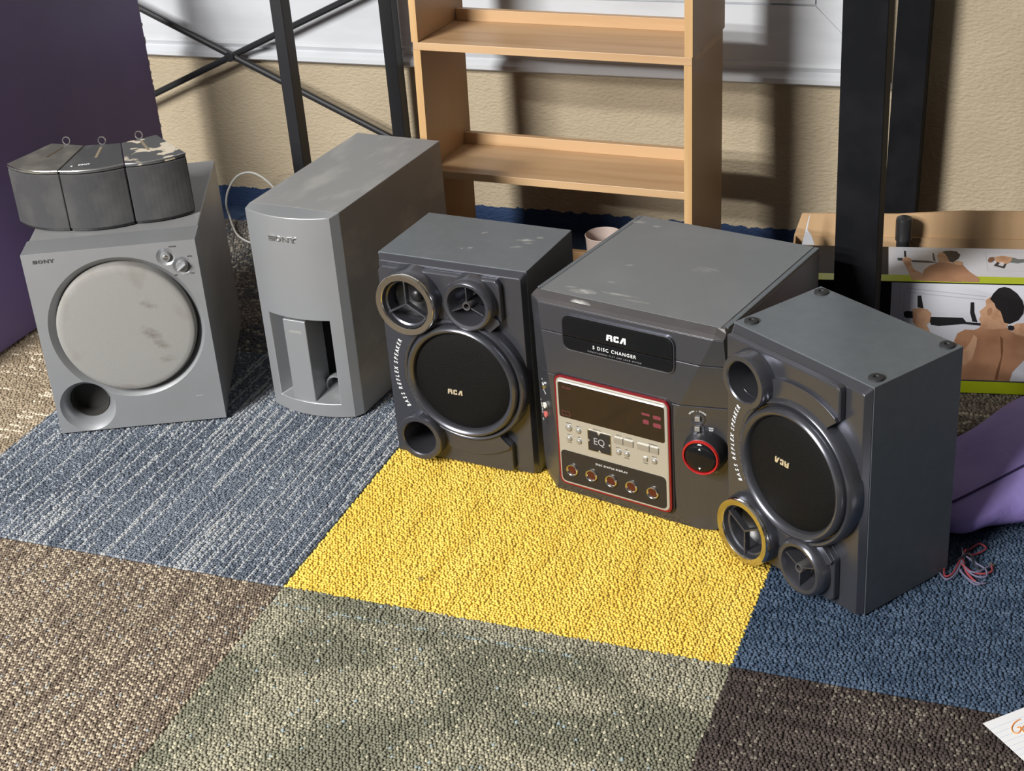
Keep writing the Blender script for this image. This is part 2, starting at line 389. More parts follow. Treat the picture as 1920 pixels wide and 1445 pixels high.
obj('window_stop', MB().box(-1.75, xi-.002, YW-.009, YW-.004, .466, .474), 'trim_white', win)

# carpet tiles: every tile its own mesh of yarn loops on a backing
def vnoise(x, y, sx, sy, seed):
    r = np.random.default_rng(seed); g = r.random((64, 64)); fx = np.mod(x*sx, 63.0); fy = np.mod(y*sy, 63.0)
    i = fx.astype(int); j = fy.astype(int); u = fx-i; v = fy-j; u = u*u*(3-2*u); v = v*v*(3-2*v)
    i2 = (i+1) % 64; j2 = (j+1) % 64
    return (g[i, j]*(1-u)+g[i2, j]*u)*(1-v)+(g[i, j2]*(1-u)+g[i2, j2]*u)*v
def lerp(a, b, t): return np.asarray(a)[None, :]*(1-t[:, None])+np.asarray(b)[None, :]*t[:, None]
def y_yellow(x, y, r):
    t = vnoise(x, y, 60, 9, 1); c = lerp((.60, .395, .054), (.75, .55, .115), np.clip(t*.5+r.random(len(x))*.6-.05, 0, 1))
    s = vnoise(x, y, 190, 12, 2); c *= np.where(s > .84, .84, 1)[:, None]
    d = np.hypot(x-.173, y-.066) < .0045; c = np.where(d[:, None], np.array((.30, .22, .06))[None], c); return c
def y_green(x, y, r):
    p = vnoise(x, y, 9, 17, 3)*.75+vnoise(x, y, 22, 36, 4)*.25; pl = np.clip((p-.46)/.20, 0, 1)
    base = lerp((.150, .149, .108), (.238, .224, .166), pl)*(.80+.40*r.random(len(x)))[:, None]
    f = r.random(len(x)); base = np.where((f < .05+.13*pl)[:, None], np.array((.36, .335, .245))[None], base)
    q = r.random(len(x)); base = np.where((q < .004+.010*pl)[:, None], np.array((.24, .29, .30))[None], base)
    ln = (np.abs(y+.036) < .0022) & (r.random(len(x)) < .6) & (x < .42); base = np.where(ln[:, None], np.array((.22, .26, .25))[None], base)
    return base
def y_brown(x, y, r):
    s = vnoise(x, y, 120, 4, 5); w = vnoise(x, y, 9, 9, 15); col = np.round(x/.0038); row = np.round(y/.0046)
    chk = np.mod(row+np.floor(col/2), 2); f = r.random(len(x))
    t = np.clip((s-.22)/.25, 0, 1); light = (chk > .5) & (f < .30+.66*t)
    c = np.where(light[:, None], lerp((.27, .22, .16), (.42, .355, .265), np.clip(f*.6+w*.5, 0, 1)), lerp((.095, .072, .056), (.185, .145, .11), r.random(len(x))))
    return np.where((r.random(len(x)) < .02)[:, None], np.array((.24, .25, .25))[None], c)
def y_bluegrey(x, y, r):
    col = np.round(x/.0038); s = vnoise(col*11.37+3, y, 1.0, 2.6, 6); p = vnoise(x, y, 16, 9, 7)
    c = lerp((.066, .080, .105), (.150, .172, .208), np.clip(p*.6+r.random(len(x))*.6-.12, 0, 1))
    hi = (s > .70) & (r.random(len(x)) < .95); c = np.where(hi[:, None], lerp((.23, .245, .265), (.36, .37, .375), r.random(len(x))), c)
    f = r.random(len(x)) < .14; return np.where((f & ~hi)[:, None], np.array((.225, .25, .285))[None], c)
def y_navy(x, y, r):
    p = vnoise(x, y, 30, 120, 8); q = vnoise(x, y, 7, 9, 9)
    return lerp((.022, .040, .072), (.074, .108, .165), np.clip(p*.6+q*.25+r.random(len(x))*.65-.35, 0, 1))
def y_darkbrown(x, y, r):
    p = vnoise(x, y, 14, 110, 10); q = vnoise(x, y, 30, 34, 11); t = np.clip((q-.45)/.25, 0, 1)
    c = lerp((.034, .026, .024), (.088, .068, .061), np.clip(p*.9+r.random(len(x))*.4-.25, 0, 1))
    f = (r.random(len(x)) < .03+.16*t); return np.where(f[:, None], lerp((.10, .082, .068), (.165, .145, .12), r.random(len(x))), c)
def y_beige(x, y, r):
    p = vnoise(x, y, 18, 90, 12); c = lerp((.20, .155, .105), (.37, .30, .215), np.clip(p*.7+r.random(len(x))*.6-.2, 0, 1))
    f = (vnoise(x, y, 20, 160, 13) > .78); return np.where(f[:, None], np.array((.52, .45, .35))[None], c)
def y_slate(x, y, r):
    p = vnoise(x, y, 12, 12, 14); c = lerp((.07, .075, .085), (.20, .17, .14), np.clip(p*1.2+r.random(len(x))*.4-.45, 0, 1))
    f = r.random(len(x)) < .2; return np.where(f[:, None], np.array((.26, .24, .20))[None], c)
def y_taupe(x, y, r):
    c = lerp((.085, .07, .055), (.24, .205, .165), r.random(len(x)))
    f = (np.mod(y, .026) < .005) & (y < .70); return np.where(f[:, None], np.array((.38, .34, .25))[None], c)

def carpet_tile(ix, iy, fn, label, px=.0052, py=.0052, seed=0, ymax=None, dense=True, jx=.16, jy=.16, stag=.35):
    r = np.random.default_rng(100+seed); x0, x1, y0, y1 = ix*T, (ix+1)*T, iy*T, (iy+1)*T
    if ymax: y1 = min(y1, ymax)
    g = .0012
    if dense:
        xs = np.arange(x0+px*.5, x1-px*.3, px); ys = np.arange(y0+py*.5, y1-py*.3, py)
        X, Y = np.meshgrid(xs, ys); X = X+(np.arange(len(ys)) % 2)[:, None]*px*stag
        X = X.ravel(); Y = Y.ravel()
        X = X+r.normal(0, px*jx, len(X)); Y = Y+r.normal(0, py*jy, len(Y))
        # keep what the camera and a step to its side can see
        D = np.stack([X, Y, np.zeros_like(X)], 1)-np.array(CAM); zz = D@np.array(cw)
        u = 960+FPX*(D@np.array(cr))/zz; v = 722-FPX*(D@np.array(cu))/zz
        k = (u > -420) & (u < 2340) & (v < 1800); X = X[k]; Y = Y[k]
    else: X = np.zeros(0); Y = np.zeros(0)
    n = len(X)
    bx = np.array([(x0+g, y0+g, -.009), (x1-g, y0+g, -.009), (x1-g, y1-g, -.009), (x0+g, y1-g, -.009), (x0+g, y0+g, -.0032), (x1-g, y0+g, -.0032), (x1-g, y1-g, -.0032), (x0+g, y1-g, -.0032)])
    bf = [(0, 3, 2, 1), (4, 5, 6, 7), (0, 1, 5, 4), (1, 2, 6, 5), (2, 3, 7, 6), (3, 0, 4, 7)]
    ccx, ccy = np.array([(x0+x1)/2]), np.array([(y0+y1)/2])
    cavg = fn(r.random(400)*T+x0, r.random(400)*T+y0, r).mean(0)
    V = [bx]; cols = [np.tile(cavg*.75, (8, 1)) if dense else np.tile(cavg, (8, 1))]
    loops = [np.array(bf).ravel()]; lens = [np.full(6, 4)]
    if n:
        c = fn(X, Y, r); h = .0038*(.70+.6*r.random(n)); ang = r.random(n)*.7-.35
        tv = np.zeros((n, 9, 3)); ry_, rx_ = py*.70, px*.66
        for q in range(4):
            a = PI/4+q*PI/2+ang
            dx, dy = np.cos(a)*rx_, np.sin(a)*ry_
            tv[:, q, 0] = X+dx; tv[:, q, 1] = Y+dy; tv[:, q, 2] = -.0042
            tv[:, 4+q, 0] = X+dx*.80; tv[:, 4+q, 1] = Y+dy*.80; tv[:, 4+q, 2] = -.0042+h*.72
        tv[:, 8, 0] = X+r.normal(0, px*.08, n); tv[:, 8, 1] = Y+r.normal(0, py*.08, n); tv[:, 8, 2] = -.0042+h
        V.append(tv.reshape(-1, 3)); cols.append(np.repeat(c, 9, 0))
        b = 8+np.arange(n)*9
        q4 = np.stack([np.stack([b+i, b+(i+1) % 4, b+4+(i+1) % 4, b+4+i], 1) for i in range(4)], 1).reshape(-1, 4)
        t3 = np.stack([np.stack([b+4+i, b+4+(i+1) % 4, b+8], 1) for i in range(4)], 1).reshape(-1, 3)
        loops += [q4.ravel(), t3.ravel()]; lens += [np.full(len(q4), 4), np.full(len(t3), 3)]
    V = np.concatenate(V); lp = np.concatenate(loops).astype(np.int32); ln = np.concatenate(lens).astype(np.int32)
    me = bpy.data.meshes.new('carpet_tile'); me.vertices.add(len(V)); me.vertices.foreach_set('co', V.ravel().astype(np.float32))
    me.loops.add(len(lp)); me.loops.foreach_set('vertex_index', lp); me.polygons.add(len(ln))
    st = np.concatenate([[0], np.cumsum(ln)[:-1]]).astype(np.int32); me.polygons.foreach_set('loop_start', st)
    sm = np.ones(len(ln), bool); sm[:6] = False; me.polygons.foreach_set('use_smooth', sm)
    me.update(calc_edges=True); me.validate()
    at = me.color_attributes.new('yarn', 'FLOAT_COLOR', 'POINT')
    cc = np.concatenate(cols); at.data.foreach_set('color', np.concatenate([cc, np.ones((len(cc), 1))], 1).ravel().astype(np.float32))
    o = bpy.data.objects.new('carpet_tile', me); C.objects.link(o); o.parent = floor; me.materials.append(YARN)
    if label: o['label'] = label
    return o
YC = 1.143
carpet_tile(0, 0, y_yellow, 'bright yellow loop-pile carpet tile', .0043, .0043, 1)
carpet_tile(0, -1, y_green, 'mottled olive green carpet tile', .0043, .0043, 2)
carpet_tile(-1, -1, y_brown, 'brown and cream flecked carpet tile', .0038, .0046, 3, jx=.08, jy=.10, stag=.5)
carpet_tile(-1, 0, y_bluegrey, 'blue-grey carpet tile with pale streaks', .0038, .0046, 4, jx=.07, jy=.15, stag=0)
carpet_tile(1, 0, y_navy, 'navy blue carpet tile', .0048, .0042, 5, jx=.2, jy=.08)
carpet_tile(1, -1, y_darkbrown, 'dark brown ribbed carpet tile', .0048, .0044, 6, jx=.2, jy=.07)
carpet_tile(-2, 0, y_beige, 'beige flecked carpet tile', .0054, .0052, 7)
carpet_tile(-2, 1, y_slate, 'slate and brown speckled carpet tile', .0060, .0060, 8, YC)
carpet_tile(1, 1, y_taupe, 'taupe speckled carpet tile with pale ribs', .0060, .0060, 9, YC)
carpet_tile(-1, 1, y_slate, None, .0075, .0075, 10, YC)
carpet_tile(0, 1, y_navy, None, .0075, .0075, 11, YC)
carpet_tile(-2, -1, y_slate, None, .0060, .0060, 12)
pal = [y_beige, y_slate, y_navy, y_brown, y_green, y_darkbrown, y_bluegrey]
for ix in range(-5, 5):
    for iy in range(-6, 2):
        if -2 <= ix <= 1 and -1 <= iy <= 1: continue
        carpet_tile(ix, iy, pal[(ix*3+iy*5) % 7], None, seed=200+ix*10+iy, ymax=YC, dense=False)

# ================================================================== SUBWOOFER (silver cube, left)
SUB = thing('subwoofer', 'silver square subwoofer with round grey cloth cone and round port, under small black speakers', 'speaker', (-.546, .272, 0), 25.3)
W, D, H = .262, .351, .312
base = MB().box(0, W, 0, .055, .003, H)
cc_ = (.135, 0, .176)
cutters = [MB().lathe(cc_, [(0, -.016), (.107, -.016), (.110, -.010), (.1205, .0015), (0, .0015)], 72),
           MB().lathe((.050, 0, .047), [(0, -.050), (.030, -.050), (.031, -.024), (.034, -.013), (.039, -.005), (.0445, .0012), (0, .0012)], 56),
           MB().lathe((.214, 0, .288), [(0, -.004), (.008, -.004), (.0155, .0008), (0, .0008)], 36),
           MB().lathe((.2365, 0, .2715), [(0, -.004), (.009, -.004), (.0155, .0008), (0, .0008)], 36)]
me = cut(base, cutters, 'front_baffle')
obj('front_baffle', me, 'silver', SUB, bevel=.0035, seg=3, smooth=True, ang=30)
obj('cabinet', MB().box(.0015, W-.0015, .055, D, .003, H-.001), 'silver_vinyl', SUB, bevel=.002)
g = obj('cone_cover', MB().lathe(cc_, [(.1068, -.016), (.1068, -.001), (.1055, .003), (.102, .0052), (.095, .0058), (.05, .0062), (0, .0065)], 72), 'cone_cloth', SUB, smooth=True, ang=50)
obj('port_tube', MB().lathe((.050, 0, .047), [(.0298, -.0495), (.0298, -.0230), (.0288, -.0230), (.0285, -.048), (0, -.048)], 48), 'port_inside', SUB, smooth=True)
STAINS = ((.172, .165, .034, .020, -.7, .80), (.184, .146, .026, .016, -.5, .75), (.188, .120, .030, .014, .2, .62), (.175, .215, .034, .016, -.5, .62), (.110, .078, .05, .012, .1, .62))
k = obj('power_button', MB().lathe((.214, 0, .288), [(0, .0035), (.0045, .0032), (.0068, .0030), (.0076, .0018), (.0078, -.0038)], 32), 'silver', SUB, smooth=True, ang=40)
obj('button_dish', MB().lathe((.214, 0, .288), [(0, .0045), (.003, .0042), (.0042, .0036)], 24), 'chrome_soft', k, smooth=True)
k = obj('level_knob', MB().lathe((.2365, 0, .2715), [(0, .0045), (.0082, .0045), (.009, .0036), (.0092, -.0038)], 32), 'silver', SUB, smooth=True, ang=40)
c, s = math.cos(.65), math.sin(.65)
q = [(-.0088, -.0016), (.0088, -.0016), (.0088, .0016), (-.0088, .0016)]
obj('knob_grip', MB().prism_y([(.2365+a*c-b*s, .2715+a*s+b*c) for a, b in q], -.0105, -.0040), 'silver', k, bevel=.0008)
obj('brand_lettering', sony_logo(MB(), .0165, .0485, .2965, .3015, -.0004), 'dark_print', SUB)
for nm, tx, sz, x, z in (('power_lettering', 'POWER', .0032, .2270, .3035), ('level_lettering', 'LEVEL', .0030, .2500, .2855), ('minimum_lettering', 'MIN', .0030, .2245, .2565), ('maximum_lettering', 'MAX', .0030, .2500, .2575)):
    obj(nm, text_on_front(MB(), tx, sz, x, -.0003, z), 'dark_print', SUB)
obj('model_lettering', MB().box(.221, .233, -.0005, -.0002, .0462, .0476), 'faint_print', SUB)
for x, y in ((.02, .02), (W-.02, .02), (.02, D-.02), (W-.02, D-.02)):
    obj('foot', MB().lathe((x, y, .0), [(0, 0), (.012, 0), (.012, .003), (0, .003)], 20, (0, 0, 1)), 'rubber', SUB)

# ------------------------------------------------------------------ three satellite speakers on the subwoofer
def satellite(pts_front, pts_back, sag, m_top, label, slot_m, bits):
    z0, z1 = .3135, .4125
    f0, f1 = Vector(pts_front[0]), Vector(pts_front[1]); b0, b1 = Vector(pts_back[0]), Vector(pts_back[1])
    org = (f0+f1+b0+b1)/4; a = math.radians(25.3); ca, sa = math.cos(a), math.sin(a)
    wx, wy = -.546+org.x*ca-org.y*sa, .272+org.x*sa+org.y*ca
    t = thing('satellite_speaker', label, 'speaker', (wx, wy, z0), 25.3, 'small black speakers on the silver subwoofer')
    F0, F1, B0, B1 = f0-org, f1-org, b0-org, b1-org
    d = (F1-F0).normalized(); nrm = Vector((d.y, -d.x))
    arc = [F0.lerp(F1, i/12)+nrm*(sag*(1-(2*i/12-1)**2)) for i in range(13)]
    cen = (F0+F1+B0+B1)/4
    def inset(P, e): return [(p[0]+(cen.x-p[0])*e, p[1]+(cen.y-p[1])*e) for p in P]
    arcp = [(p.x, p.y) for p in arc]; back = [(B1.x, B1.y), (B0.x, B0.y)]
    h = z1-z0
    obj('cabinet', MB().prism_z(inset(arcp+back, .06), .001, h-.006), 'black_plastic', t, bevel=.001)
    inner = [(p.x-nrm.x*.010, p.y-nrm.y*.010) for p in arc]
    obj('front_grille', MB().prism_z(arcp+inner[::-1], .003, h-.0075), 'satellite_cloth', t, bevel=.0015)
    o = obj('top_plate', MB().prism_z(arcp+back, h-.006, h), m_top, t, bevel=.0014, seg=3)
    obj('base_plate', MB().prism_z(inset(arcp+back, .03), 0, .003), 'black_plastic', t)
    bm_ = (B0+B1)/2; fm = (F0+F1)/2+nrm*sag
    def P(u, v): # u across 0..1, v back->front
        p = (B0.lerp(B1, u)).lerp(F0.lerp(F1, u), v); return p
    s0, s1 = P(.5, .14), P(.5, .60); e = (s1-s0).normalized(); q = Vector((-e.y, e.x))*.0022
    obj('keyhole_slot', MB().prism_z([(s0+q)[:], (s0-q)[:], (s1-q)[:], (s1+q)[:]], h-.0004, h+.0003), slot_m, t)
    # wire hanging loop standing at the rear edge
    lp = P(.5, .02); r = .0062
    pts = [(lp.x+r*math.cos(2*PI*i/20)*.9, lp.y, h+.0065+r*math.sin(2*PI*i/20)) for i in range(20)]
    ho = obj('hanging_loop', MB().tube(pts, .0010, 6, True).tube([(lp.x, lp.y, h-.001), (lp.x, lp.y, h+.0015)], .0011, 6), 'steel', t, smooth=True)
    if bits:
        c2 = P(.36, .86); V, F = text_verts('SONY', .0055, depth=.0002, bold=.00008)
        an = math.atan2(d.y, d.x); c_, s_ = math.cos(an), math.sin(an)
        obj('brand_lettering', MB().add([(c2.x+v.x*1.25*c_-v.y*s_, c2.y+v.x*1.25*s_+v.y*c_, h+.0003+v.z) for v in V], F).lathe((P(.16, .88).x, P(.16, .88).y, h), [(0, .0004), (.0017, .0004), (.0017, 0)], 12, (0, 0, 1)), 'white_print', t)
    obj('silver_edge', MB().tube([(p.x+nrm.x*.0004, p.y+nrm.y*.0004, h-.0010) for p in arc], .0012, 8), 'chrome_soft', t, smooth=True)
    return t
satellite([(-.025, .132), (.0625, .079)], [(.030, .212), (.0855, .187)], .012, 'satellite_top', 'leftmost small black cloth-fronted speaker on the silver subwoofer, dusty top with dark slot', 'slot_brown', False)
satellite([(.0645, .078), (.1625, .082)], [(.0875, .1865), (.1435, .182)], .010, 'satellite_top_dark', 'middle small black speaker on the silver subwoofer, clean top with white lettering', 'slot_tan', True)
satellite([(.1645, .083), (.2535, .108)], [(.1455, .182), (.197, .207)], .010, 'satellite_top_patchy', 'rightmost small black speaker on the silver subwoofer, top blotched with peeling tan residue', 'slot_tan', False)

# ================================================================== TALL SILVER SUBWOOFER
TS = thing('tall_subwoofer', 'tall narrow silver speaker with bowed front, embossed lettering and slotted port', 'speaker', (-.254, .449, 0), -4.77)
H = .345; xs = [0, .010, .0195, .033, .046, .060, .075, .090, .104, .118, .131, .142, .150]
def bow(x): return -.0175*(1-((x-.075)/.075)**2)
zs = [.002, .0255, .172, .311, H-.004]
mb = MB(); V = []; F = []
nx, nz = len(xs), len(zs)
for z in zs:
    for x in xs: V.append((x, bow(x), z))
ia, ib = xs.index(.0195), xs.index(.131)
for j in range(nz-1):
    for i in range(nx-1):
        if j == 1 and ia <= i < ib: continue
        F.append((j*nx+i, j*nx+i+1, (j+1)*nx+i+1, (j+1)*nx+i))
mb.add(V, F)
# returns: right bevel, left side, top lip, bottom
mb.add([(.150, 0, .002), (.158, .014, .002), (.158, .014, H), (.150, 0, H-.004)], [(0, 1, 2, 3)])
mb.add([(0, 0, .002), (0, .014, .002), (0, .014, H), (0, 0, H-.004)], [(0, 3, 2, 1)])
top = [(x, bow(x), H-.004) for x in xs]; tb = [(x*(.158/.150), .014, H) for x in xs]
mb.add(top+tb, [(i, i+1, nx+i+1, nx+i) for i in range(nx-1)])
bt = [(x, bow(x), .002) for x in xs]; bb = [(x*(.158/.150), .014, .002) for x in xs]
mb.add(bt+bb, [(i+1, i, nx+i, nx+i+1) for i in range(nx-1)])
# pocket walls of the port slot
xp = [x for x in xs if .0195 <= x <= .131]; m_ = len(xp); dp = .040
xb = [.044+(x-.0195)/(.131-.0195)*(.124-.044) for x in xp]
za, zb = .0255, .172
mb.add([(x, bow(x), zb) for x in xp]+[(x, dp, zb-.004) for x in xb], [(i, m_+i, m_+i+1, i+1) for i in range(m_-1)])
mb.add([(x, bow(x), za) for x in xp]+[(x, dp, za+.012) for x in xb], [(i, i+1, m_+i+1, m_+i) for i in range(m_-1)])
mb.add([(xp[0], bow(xp[0]), za), (xp[0], bow(xp[0]), zb), (xb[0], dp, zb-.004), (xb[0], dp, za+.012)], [(0, 1, 2, 3)])
mb.add([(xp[-1], bow(xp[-1]), za), (xp[-1], bow(xp[-1]), zb), (xb[-1], dp, zb-.004), (xb[-1], dp, za+.012)], [(3, 2, 1, 0)])
me = mb.mesh('front_baffle')
bm = bmesh.new(); bm.from_mesh(me); bmesh.ops.remove_doubles(bm, verts=bm.verts, dist=1e-5); bmesh.ops.recalc_face_normals(bm, faces=bm.faces); bm.to_mesh(me); bm.free()
obj('front_baffle', me, 'silver', TS, bevel=.0010, seg=2, smooth=True, ang=25)
obj('port_back', MB().box(.018, .133, .070, .074, .023, .175), 'dark_hole', TS)
obj('port_bar', MB().box(.0475, .0885, -.0135, .034, .0265, .167), 'silver', TS, bevel=.0015)
obj('bar_lettering', MB().box(.0580, .0800, -.0138, -.0134, .1452, .1462).box(.0580, .0800, -.0138, -.0134, .1474, .1486), 'faint_print', TS)
obj('port_rim', MB().lathe((.108, .020, .040), [(.016, 0), (.019, .001), (.020, -.004), (.019, -.012), (.015, -.012)], 32, (0, -1, 0)), 'silver', TS, smooth=True)
obj('cabinet', cut(MB().box(.0005, .1585, .014, .336, .002, H), [MB().box(.017, .134, 0, .075, .022, .176)], 'cabinet'), 'silver_dusty', TS, bevel=.0012)
obj('brand_lettering', sony_logo(MB(), .049, .097, .3015, .3095, -.0158, .0029), 'chrome_soft', TS, bevel=.0002)  # embossed in the silver front; brighter metal stands in for the highlights
for x, y in ((.02, .03), (.135, .03), (.02, .31), (.135, .31)):
    obj('foot', MB().lathe((x, y, 0), [(0, 0), (.01, 0), (.01, .002), (0, .002)], 16, (0, 0, 1)), 'rubber', TS)

# ================================================================== PAIR OF DARK SPEAKERS
def bass_speaker(label, loc, rz, flip):
    W, D, H = .236, .152, .323
    fz = (lambda z: H-z) if flip else (lambda z: z)
    t = thing('bookshelf_speaker', label, 'speaker', loc, rz)
    fp = lambda P: [(x, fz(z)) for x, z in P]
    holes = lambda: [MB().lathe((.0605, 0, fz(.0475)), [(0, -.09), (.0255, -.09), (.0255, .06), (0, .06)], 32),
                     MB().lathe((.062, 0, fz(.2665)), [(0, -.03), (.0325, -.03), (.0325, .06), (0, .06)], 32),
                     MB().lathe((.158, 0, fz(.2755)), [(0, -.03), (.0265, -.03), (.0265, .06), (0, .06)], 32)]
    obj('cabinet', cut(MB().box(0, W, 0, D, 0.0, H), holes(), 'cabinet'), 'charcoal_vinyl', t, bevel=.0008)
    o1 = rrect(.0008, W-.0002, .0008, H-.0008, .003, 3)
    o2 = rrect(.006, W-.005, .003, H-.008, .003, 3)
    obj('baffle', cut(MB().prism_y(o2, -.0105, -.0002, o1), holes(), 'baffle'), 'gunmetal', t, bevel=.0010)
    # raised facing and the round plinth of the woofer, both cut back beside the cone
    wc = (.136, .150)
    side = [(.203, .052), (.190, .062), (.178, .085), (.178, .215), (.188, .236), (.203, .249)]
    pl = [(.009, .0065), (.200, .0065), (.203, .010)]+side+[(.203, .306), (.197, .3125), (.016, .3125), (.009, .304)]
    obj('facing', cut(MB().prism_y(fp(pl), -.0210, -.0100), holes(), 'facing'), 'gunmetal', t, bevel=.0030, seg=3)
    rr = .122; a0 = math.degrees(math.asin((.249-wc[1])/rr))
    dk2 = [(x, z) for x, z in [(wc[0]+rr*math.cos(math.radians(a)), wc[1]+rr*math.sin(math.radians(a))) for a in np.linspace(a0, 360-a0, 64)]]
    dk2 = [(min(x, .2025), max(z, .0285)) for x, z in dk2]+[(.1895, .0625), (.1774, .0850), (.1774, .2150), (.1875, .2355)]
    obj('woofer_plinth', cut(MB().prism_y(fp(dk2), -.0255, -.0200), holes(), 'woofer_plinth'), 'gunmetal', t, bevel=.0022, seg=3)
    # woofer
    c = (wc[0], 0, fz(wc[1]))
    wf = obj('woofer_surround', MB().lathe(c, [(.0995, .008), (.0990, .020), (.0970, .0285), (.0945, .0305), (.0922, .0300), (.0905, .0285), (.0900, .0235), (.0888, .0235), (.0884, .0320), (.0868, .0362), (.0835, .0380), (.0800, .0368), (.0775, .0330), (.0765, .0280)], 80), 'gunmetal', t, smooth=True, ang=45)
    gr = obj('woofer_grille', MB().lathe(c, [(.0772, .0280), (.072, .0308), (.060, .0335), (.04, .0355), (.02, .0364), (0, .0367)], 64), 'grille_cloth', t, smooth=True, ang=60)
    lz = fz(.1345)
    obj('brand_plate', rca_logo(MB(), .1145, .1385, lz-.0038, lz+.0038, -.0360, .0016, flip), 'logo_gold', gr)
    # chrome ringed tweeter
    c = (.062, 0, fz(.2665))
    obj('tweeter_housing', MB().lathe(c, [(.0500, .012), (.0490, .026), (.0472, .0415), (.0465, .0425), (.0365, .0425), (.0350, .0365), (.0325, .0350), (.0318, .012)], 64), 'gunmetal', t, smooth=True, ang=40)
    obj('chrome_ring', MB().lathe(c, [(.0474, .0400), (.0470, .0440), (.0458, .0456), (.0380, .0450), (.0366, .0435), (.0364, .0400)], 72), 'chrome', t, smooth=True, ang=40)
    tc_ = obj('tweeter_cone', MB().lathe(c, [(.0330, .0140), (.029, .0165), (.0265, .0135), (.018, .0075), (.010, .0060), (.0095, .0105), (.006, .0135), (0, .0145)], 48), 'black_plastic', t, smooth=True, ang=50)
    sg = -1 if flip else 1
    for a in (90, 210, 330):
        a = math.radians(a*sg); dx, dz = math.cos(a), math.sin(a); nx_, nz_ = -dz*.0013, dx*.0013
        p0 = (c[0], c[2]); p1 = (c[0]+dx*.0345, c[2]+dz*.0345)
        obj('spoke', MB().prism_y([(p0[0]+nx_, p0[1]+nz_), (p0[0]-nx_, p0[1]-nz_), (p1[0]-nx_, p1[1]-nz_), (p1[0]+nx_, p1[1]+nz_)], -.0400, -.031), 'gunmetal', tc_, bevel=.0005)
    # horn tweeter
    c = (.158, 0, fz(.2755))
    hn = obj('horn_housing', MB().lathe(c, [(.0405, .014), (.0400, .030), (.0380, .0365), (.0345, .0390), (.0300, .0380), (.0282, .0345), (.0250, .022), (.018, .0045), (.0105, -.006), (0, -.008)], 64), 'gunmetal', t, smooth=True, ang=40)
    ct = obj('horn_centre', MB().lathe(c, [(.0085, -.008), (.0068, .022), (.0066, .0365), (.0058, .0375), (.0040, .0370), (.0036, .022), (0, .022)], 32), 'gunmetal_dark', t, smooth=True, ang=40)
    for a in (90, 205, 335):
        a = math.radians(a*sg); dx, dz = math.cos(a), math.sin(a); nx_, nz_ = -dz*.0009, dx*.0009
        p0 = (c[0]+dx*.0055, c[2]+dz*.0055); p1 = (c[0]+dx*.0275, c[2]+dz*.0275)
        obj('spoke', MB().prism_y([(p0[0]+nx_, p0[1]+nz_), (p0[0]-nx_, p0[1]-nz_), (p1[0]-nx_, p1[1]-nz_), (p1[0]+nx_, p1[1]+nz_)], -.0355, -.016), 'gunmetal', hn, bevel=.0004)
    # bass port
    c = (.0605, 0, fz(.0475))
    obj('port_ring', MB().lathe(c, [(.0385, .012), (.0370, .030), (.0362, .0400), (.0350, .0422), (.0285, .0422), (.0268, .0405), (.0260, .030), (.0250, .012), (.0248, -.010)], 64), 'gunmetal', t, smooth=True, ang=40)
    obj('port_tube', MB().lathe(c, [(.0249, -.008), (.0247, -.08), (0, -.08)], 48), 'dark_hole', t, smooth=True)
    # arc lettering
    txt = 'BASS REFLEX SPEAKER'; mbt = MB(); n = len(txt); R0 = .1115
    wcz = fz(wc[1]-.002)
    wd_ = {' ': .55, 'I': .5}; adv = [wd_.get(ch, 1.0) for ch in txt]; tot = sum(adv); acc = 0
    for i, ch in enumerate(txt):
        u = (acc+adv[i]/2)/tot; acc += adv[i]
        a = math.radians(212-(212-152)*u)
        if ch != ' ':
            text_on_front(mbt, ch, .0088, wc[0]+R0*math.cos(a), -.0259, wcz+R0*math.sin(a), rot=a-PI/2, sx=.80, shear=.25, bold=.00006)
    obj('arc_lettering', mbt, 'white_print', t)
    if flip:
        for x, y in ((.015, .016), (.015, .138), (.222, .018), (.222, .139)):
            f = obj('rubber_foot', MB().lathe((x, y, H), [(.0095, 0), (.0092, .0022), (.0078, .0030), (.0035, .0030), (.003, .0012), (0, .0012)], 28, (0, 0, 1)), 'rubber', t, smooth=True)
    return t
SP1 = bass_speaker('upright dark grey bass reflex speaker between tall silver speaker and disc player', (.002, .377, 0), -5.21, False)
SP2 = bass_speaker('dark grey bass reflex speaker standing upside down with rubber feet on top', (.549, .268, 0), -33.63, True)
# smears of dust lying on lids: thin films, thick in the middle and thinning out
def dust_mark(parent, x, y, a, b, r, z, amt=1.0, ymin=-1):
    n = 20; me = bpy.data.meshes.new('dust_mark'); V = [(x, max(y, ymin), z+.0001)]
    for i in range(n):
        t = 2*PI*i/n; u, v = a*math.cos(t), b*math.sin(t); V.append((x+u*math.cos(r)-v*math.sin(r), max(ymin, y+u*math.sin(r)+v*math.cos(r)), z+.0001))
    me.from_pydata(V, [], [(0, 1+i, 1+(i+1) % n) for i in range(n)]); at = me.attributes.new('thick', 'FLOAT', 'POINT')
    at.data.foreach_set('value', [1.25*amt]+[0.0]*n)
    return obj('dust_mark', me, 'dust', parent)
for x, z, a, b, r, k_ in STAINS:
    sm_ = dust_mark(SUB, 0, 0, a, b, r, 0, k_); sm_.name = 'stain_mark'; sm_.data.materials[0] = MATS['stain']; sm_.rotation_euler = (PI/2, 0, 0); sm_.location = (x, -.0067, z)
for x, y, a, b, r, k_ in ((.123, .050, .009, .006, .3, 1.1), (.112, .045, .003, .002, 0, 1.2), (.118, .106, .010, .006, .4, .9), (.188, .098, .026, .010, .35, 1.05), (.196, .090, .012, .006, .2, 1), (.185, .072, .018, .006, .5, .9), (.205, .112, .010, .005, .1, 1)):
    dust_mark(SP1, x, y, a, b, r, .323, k_)

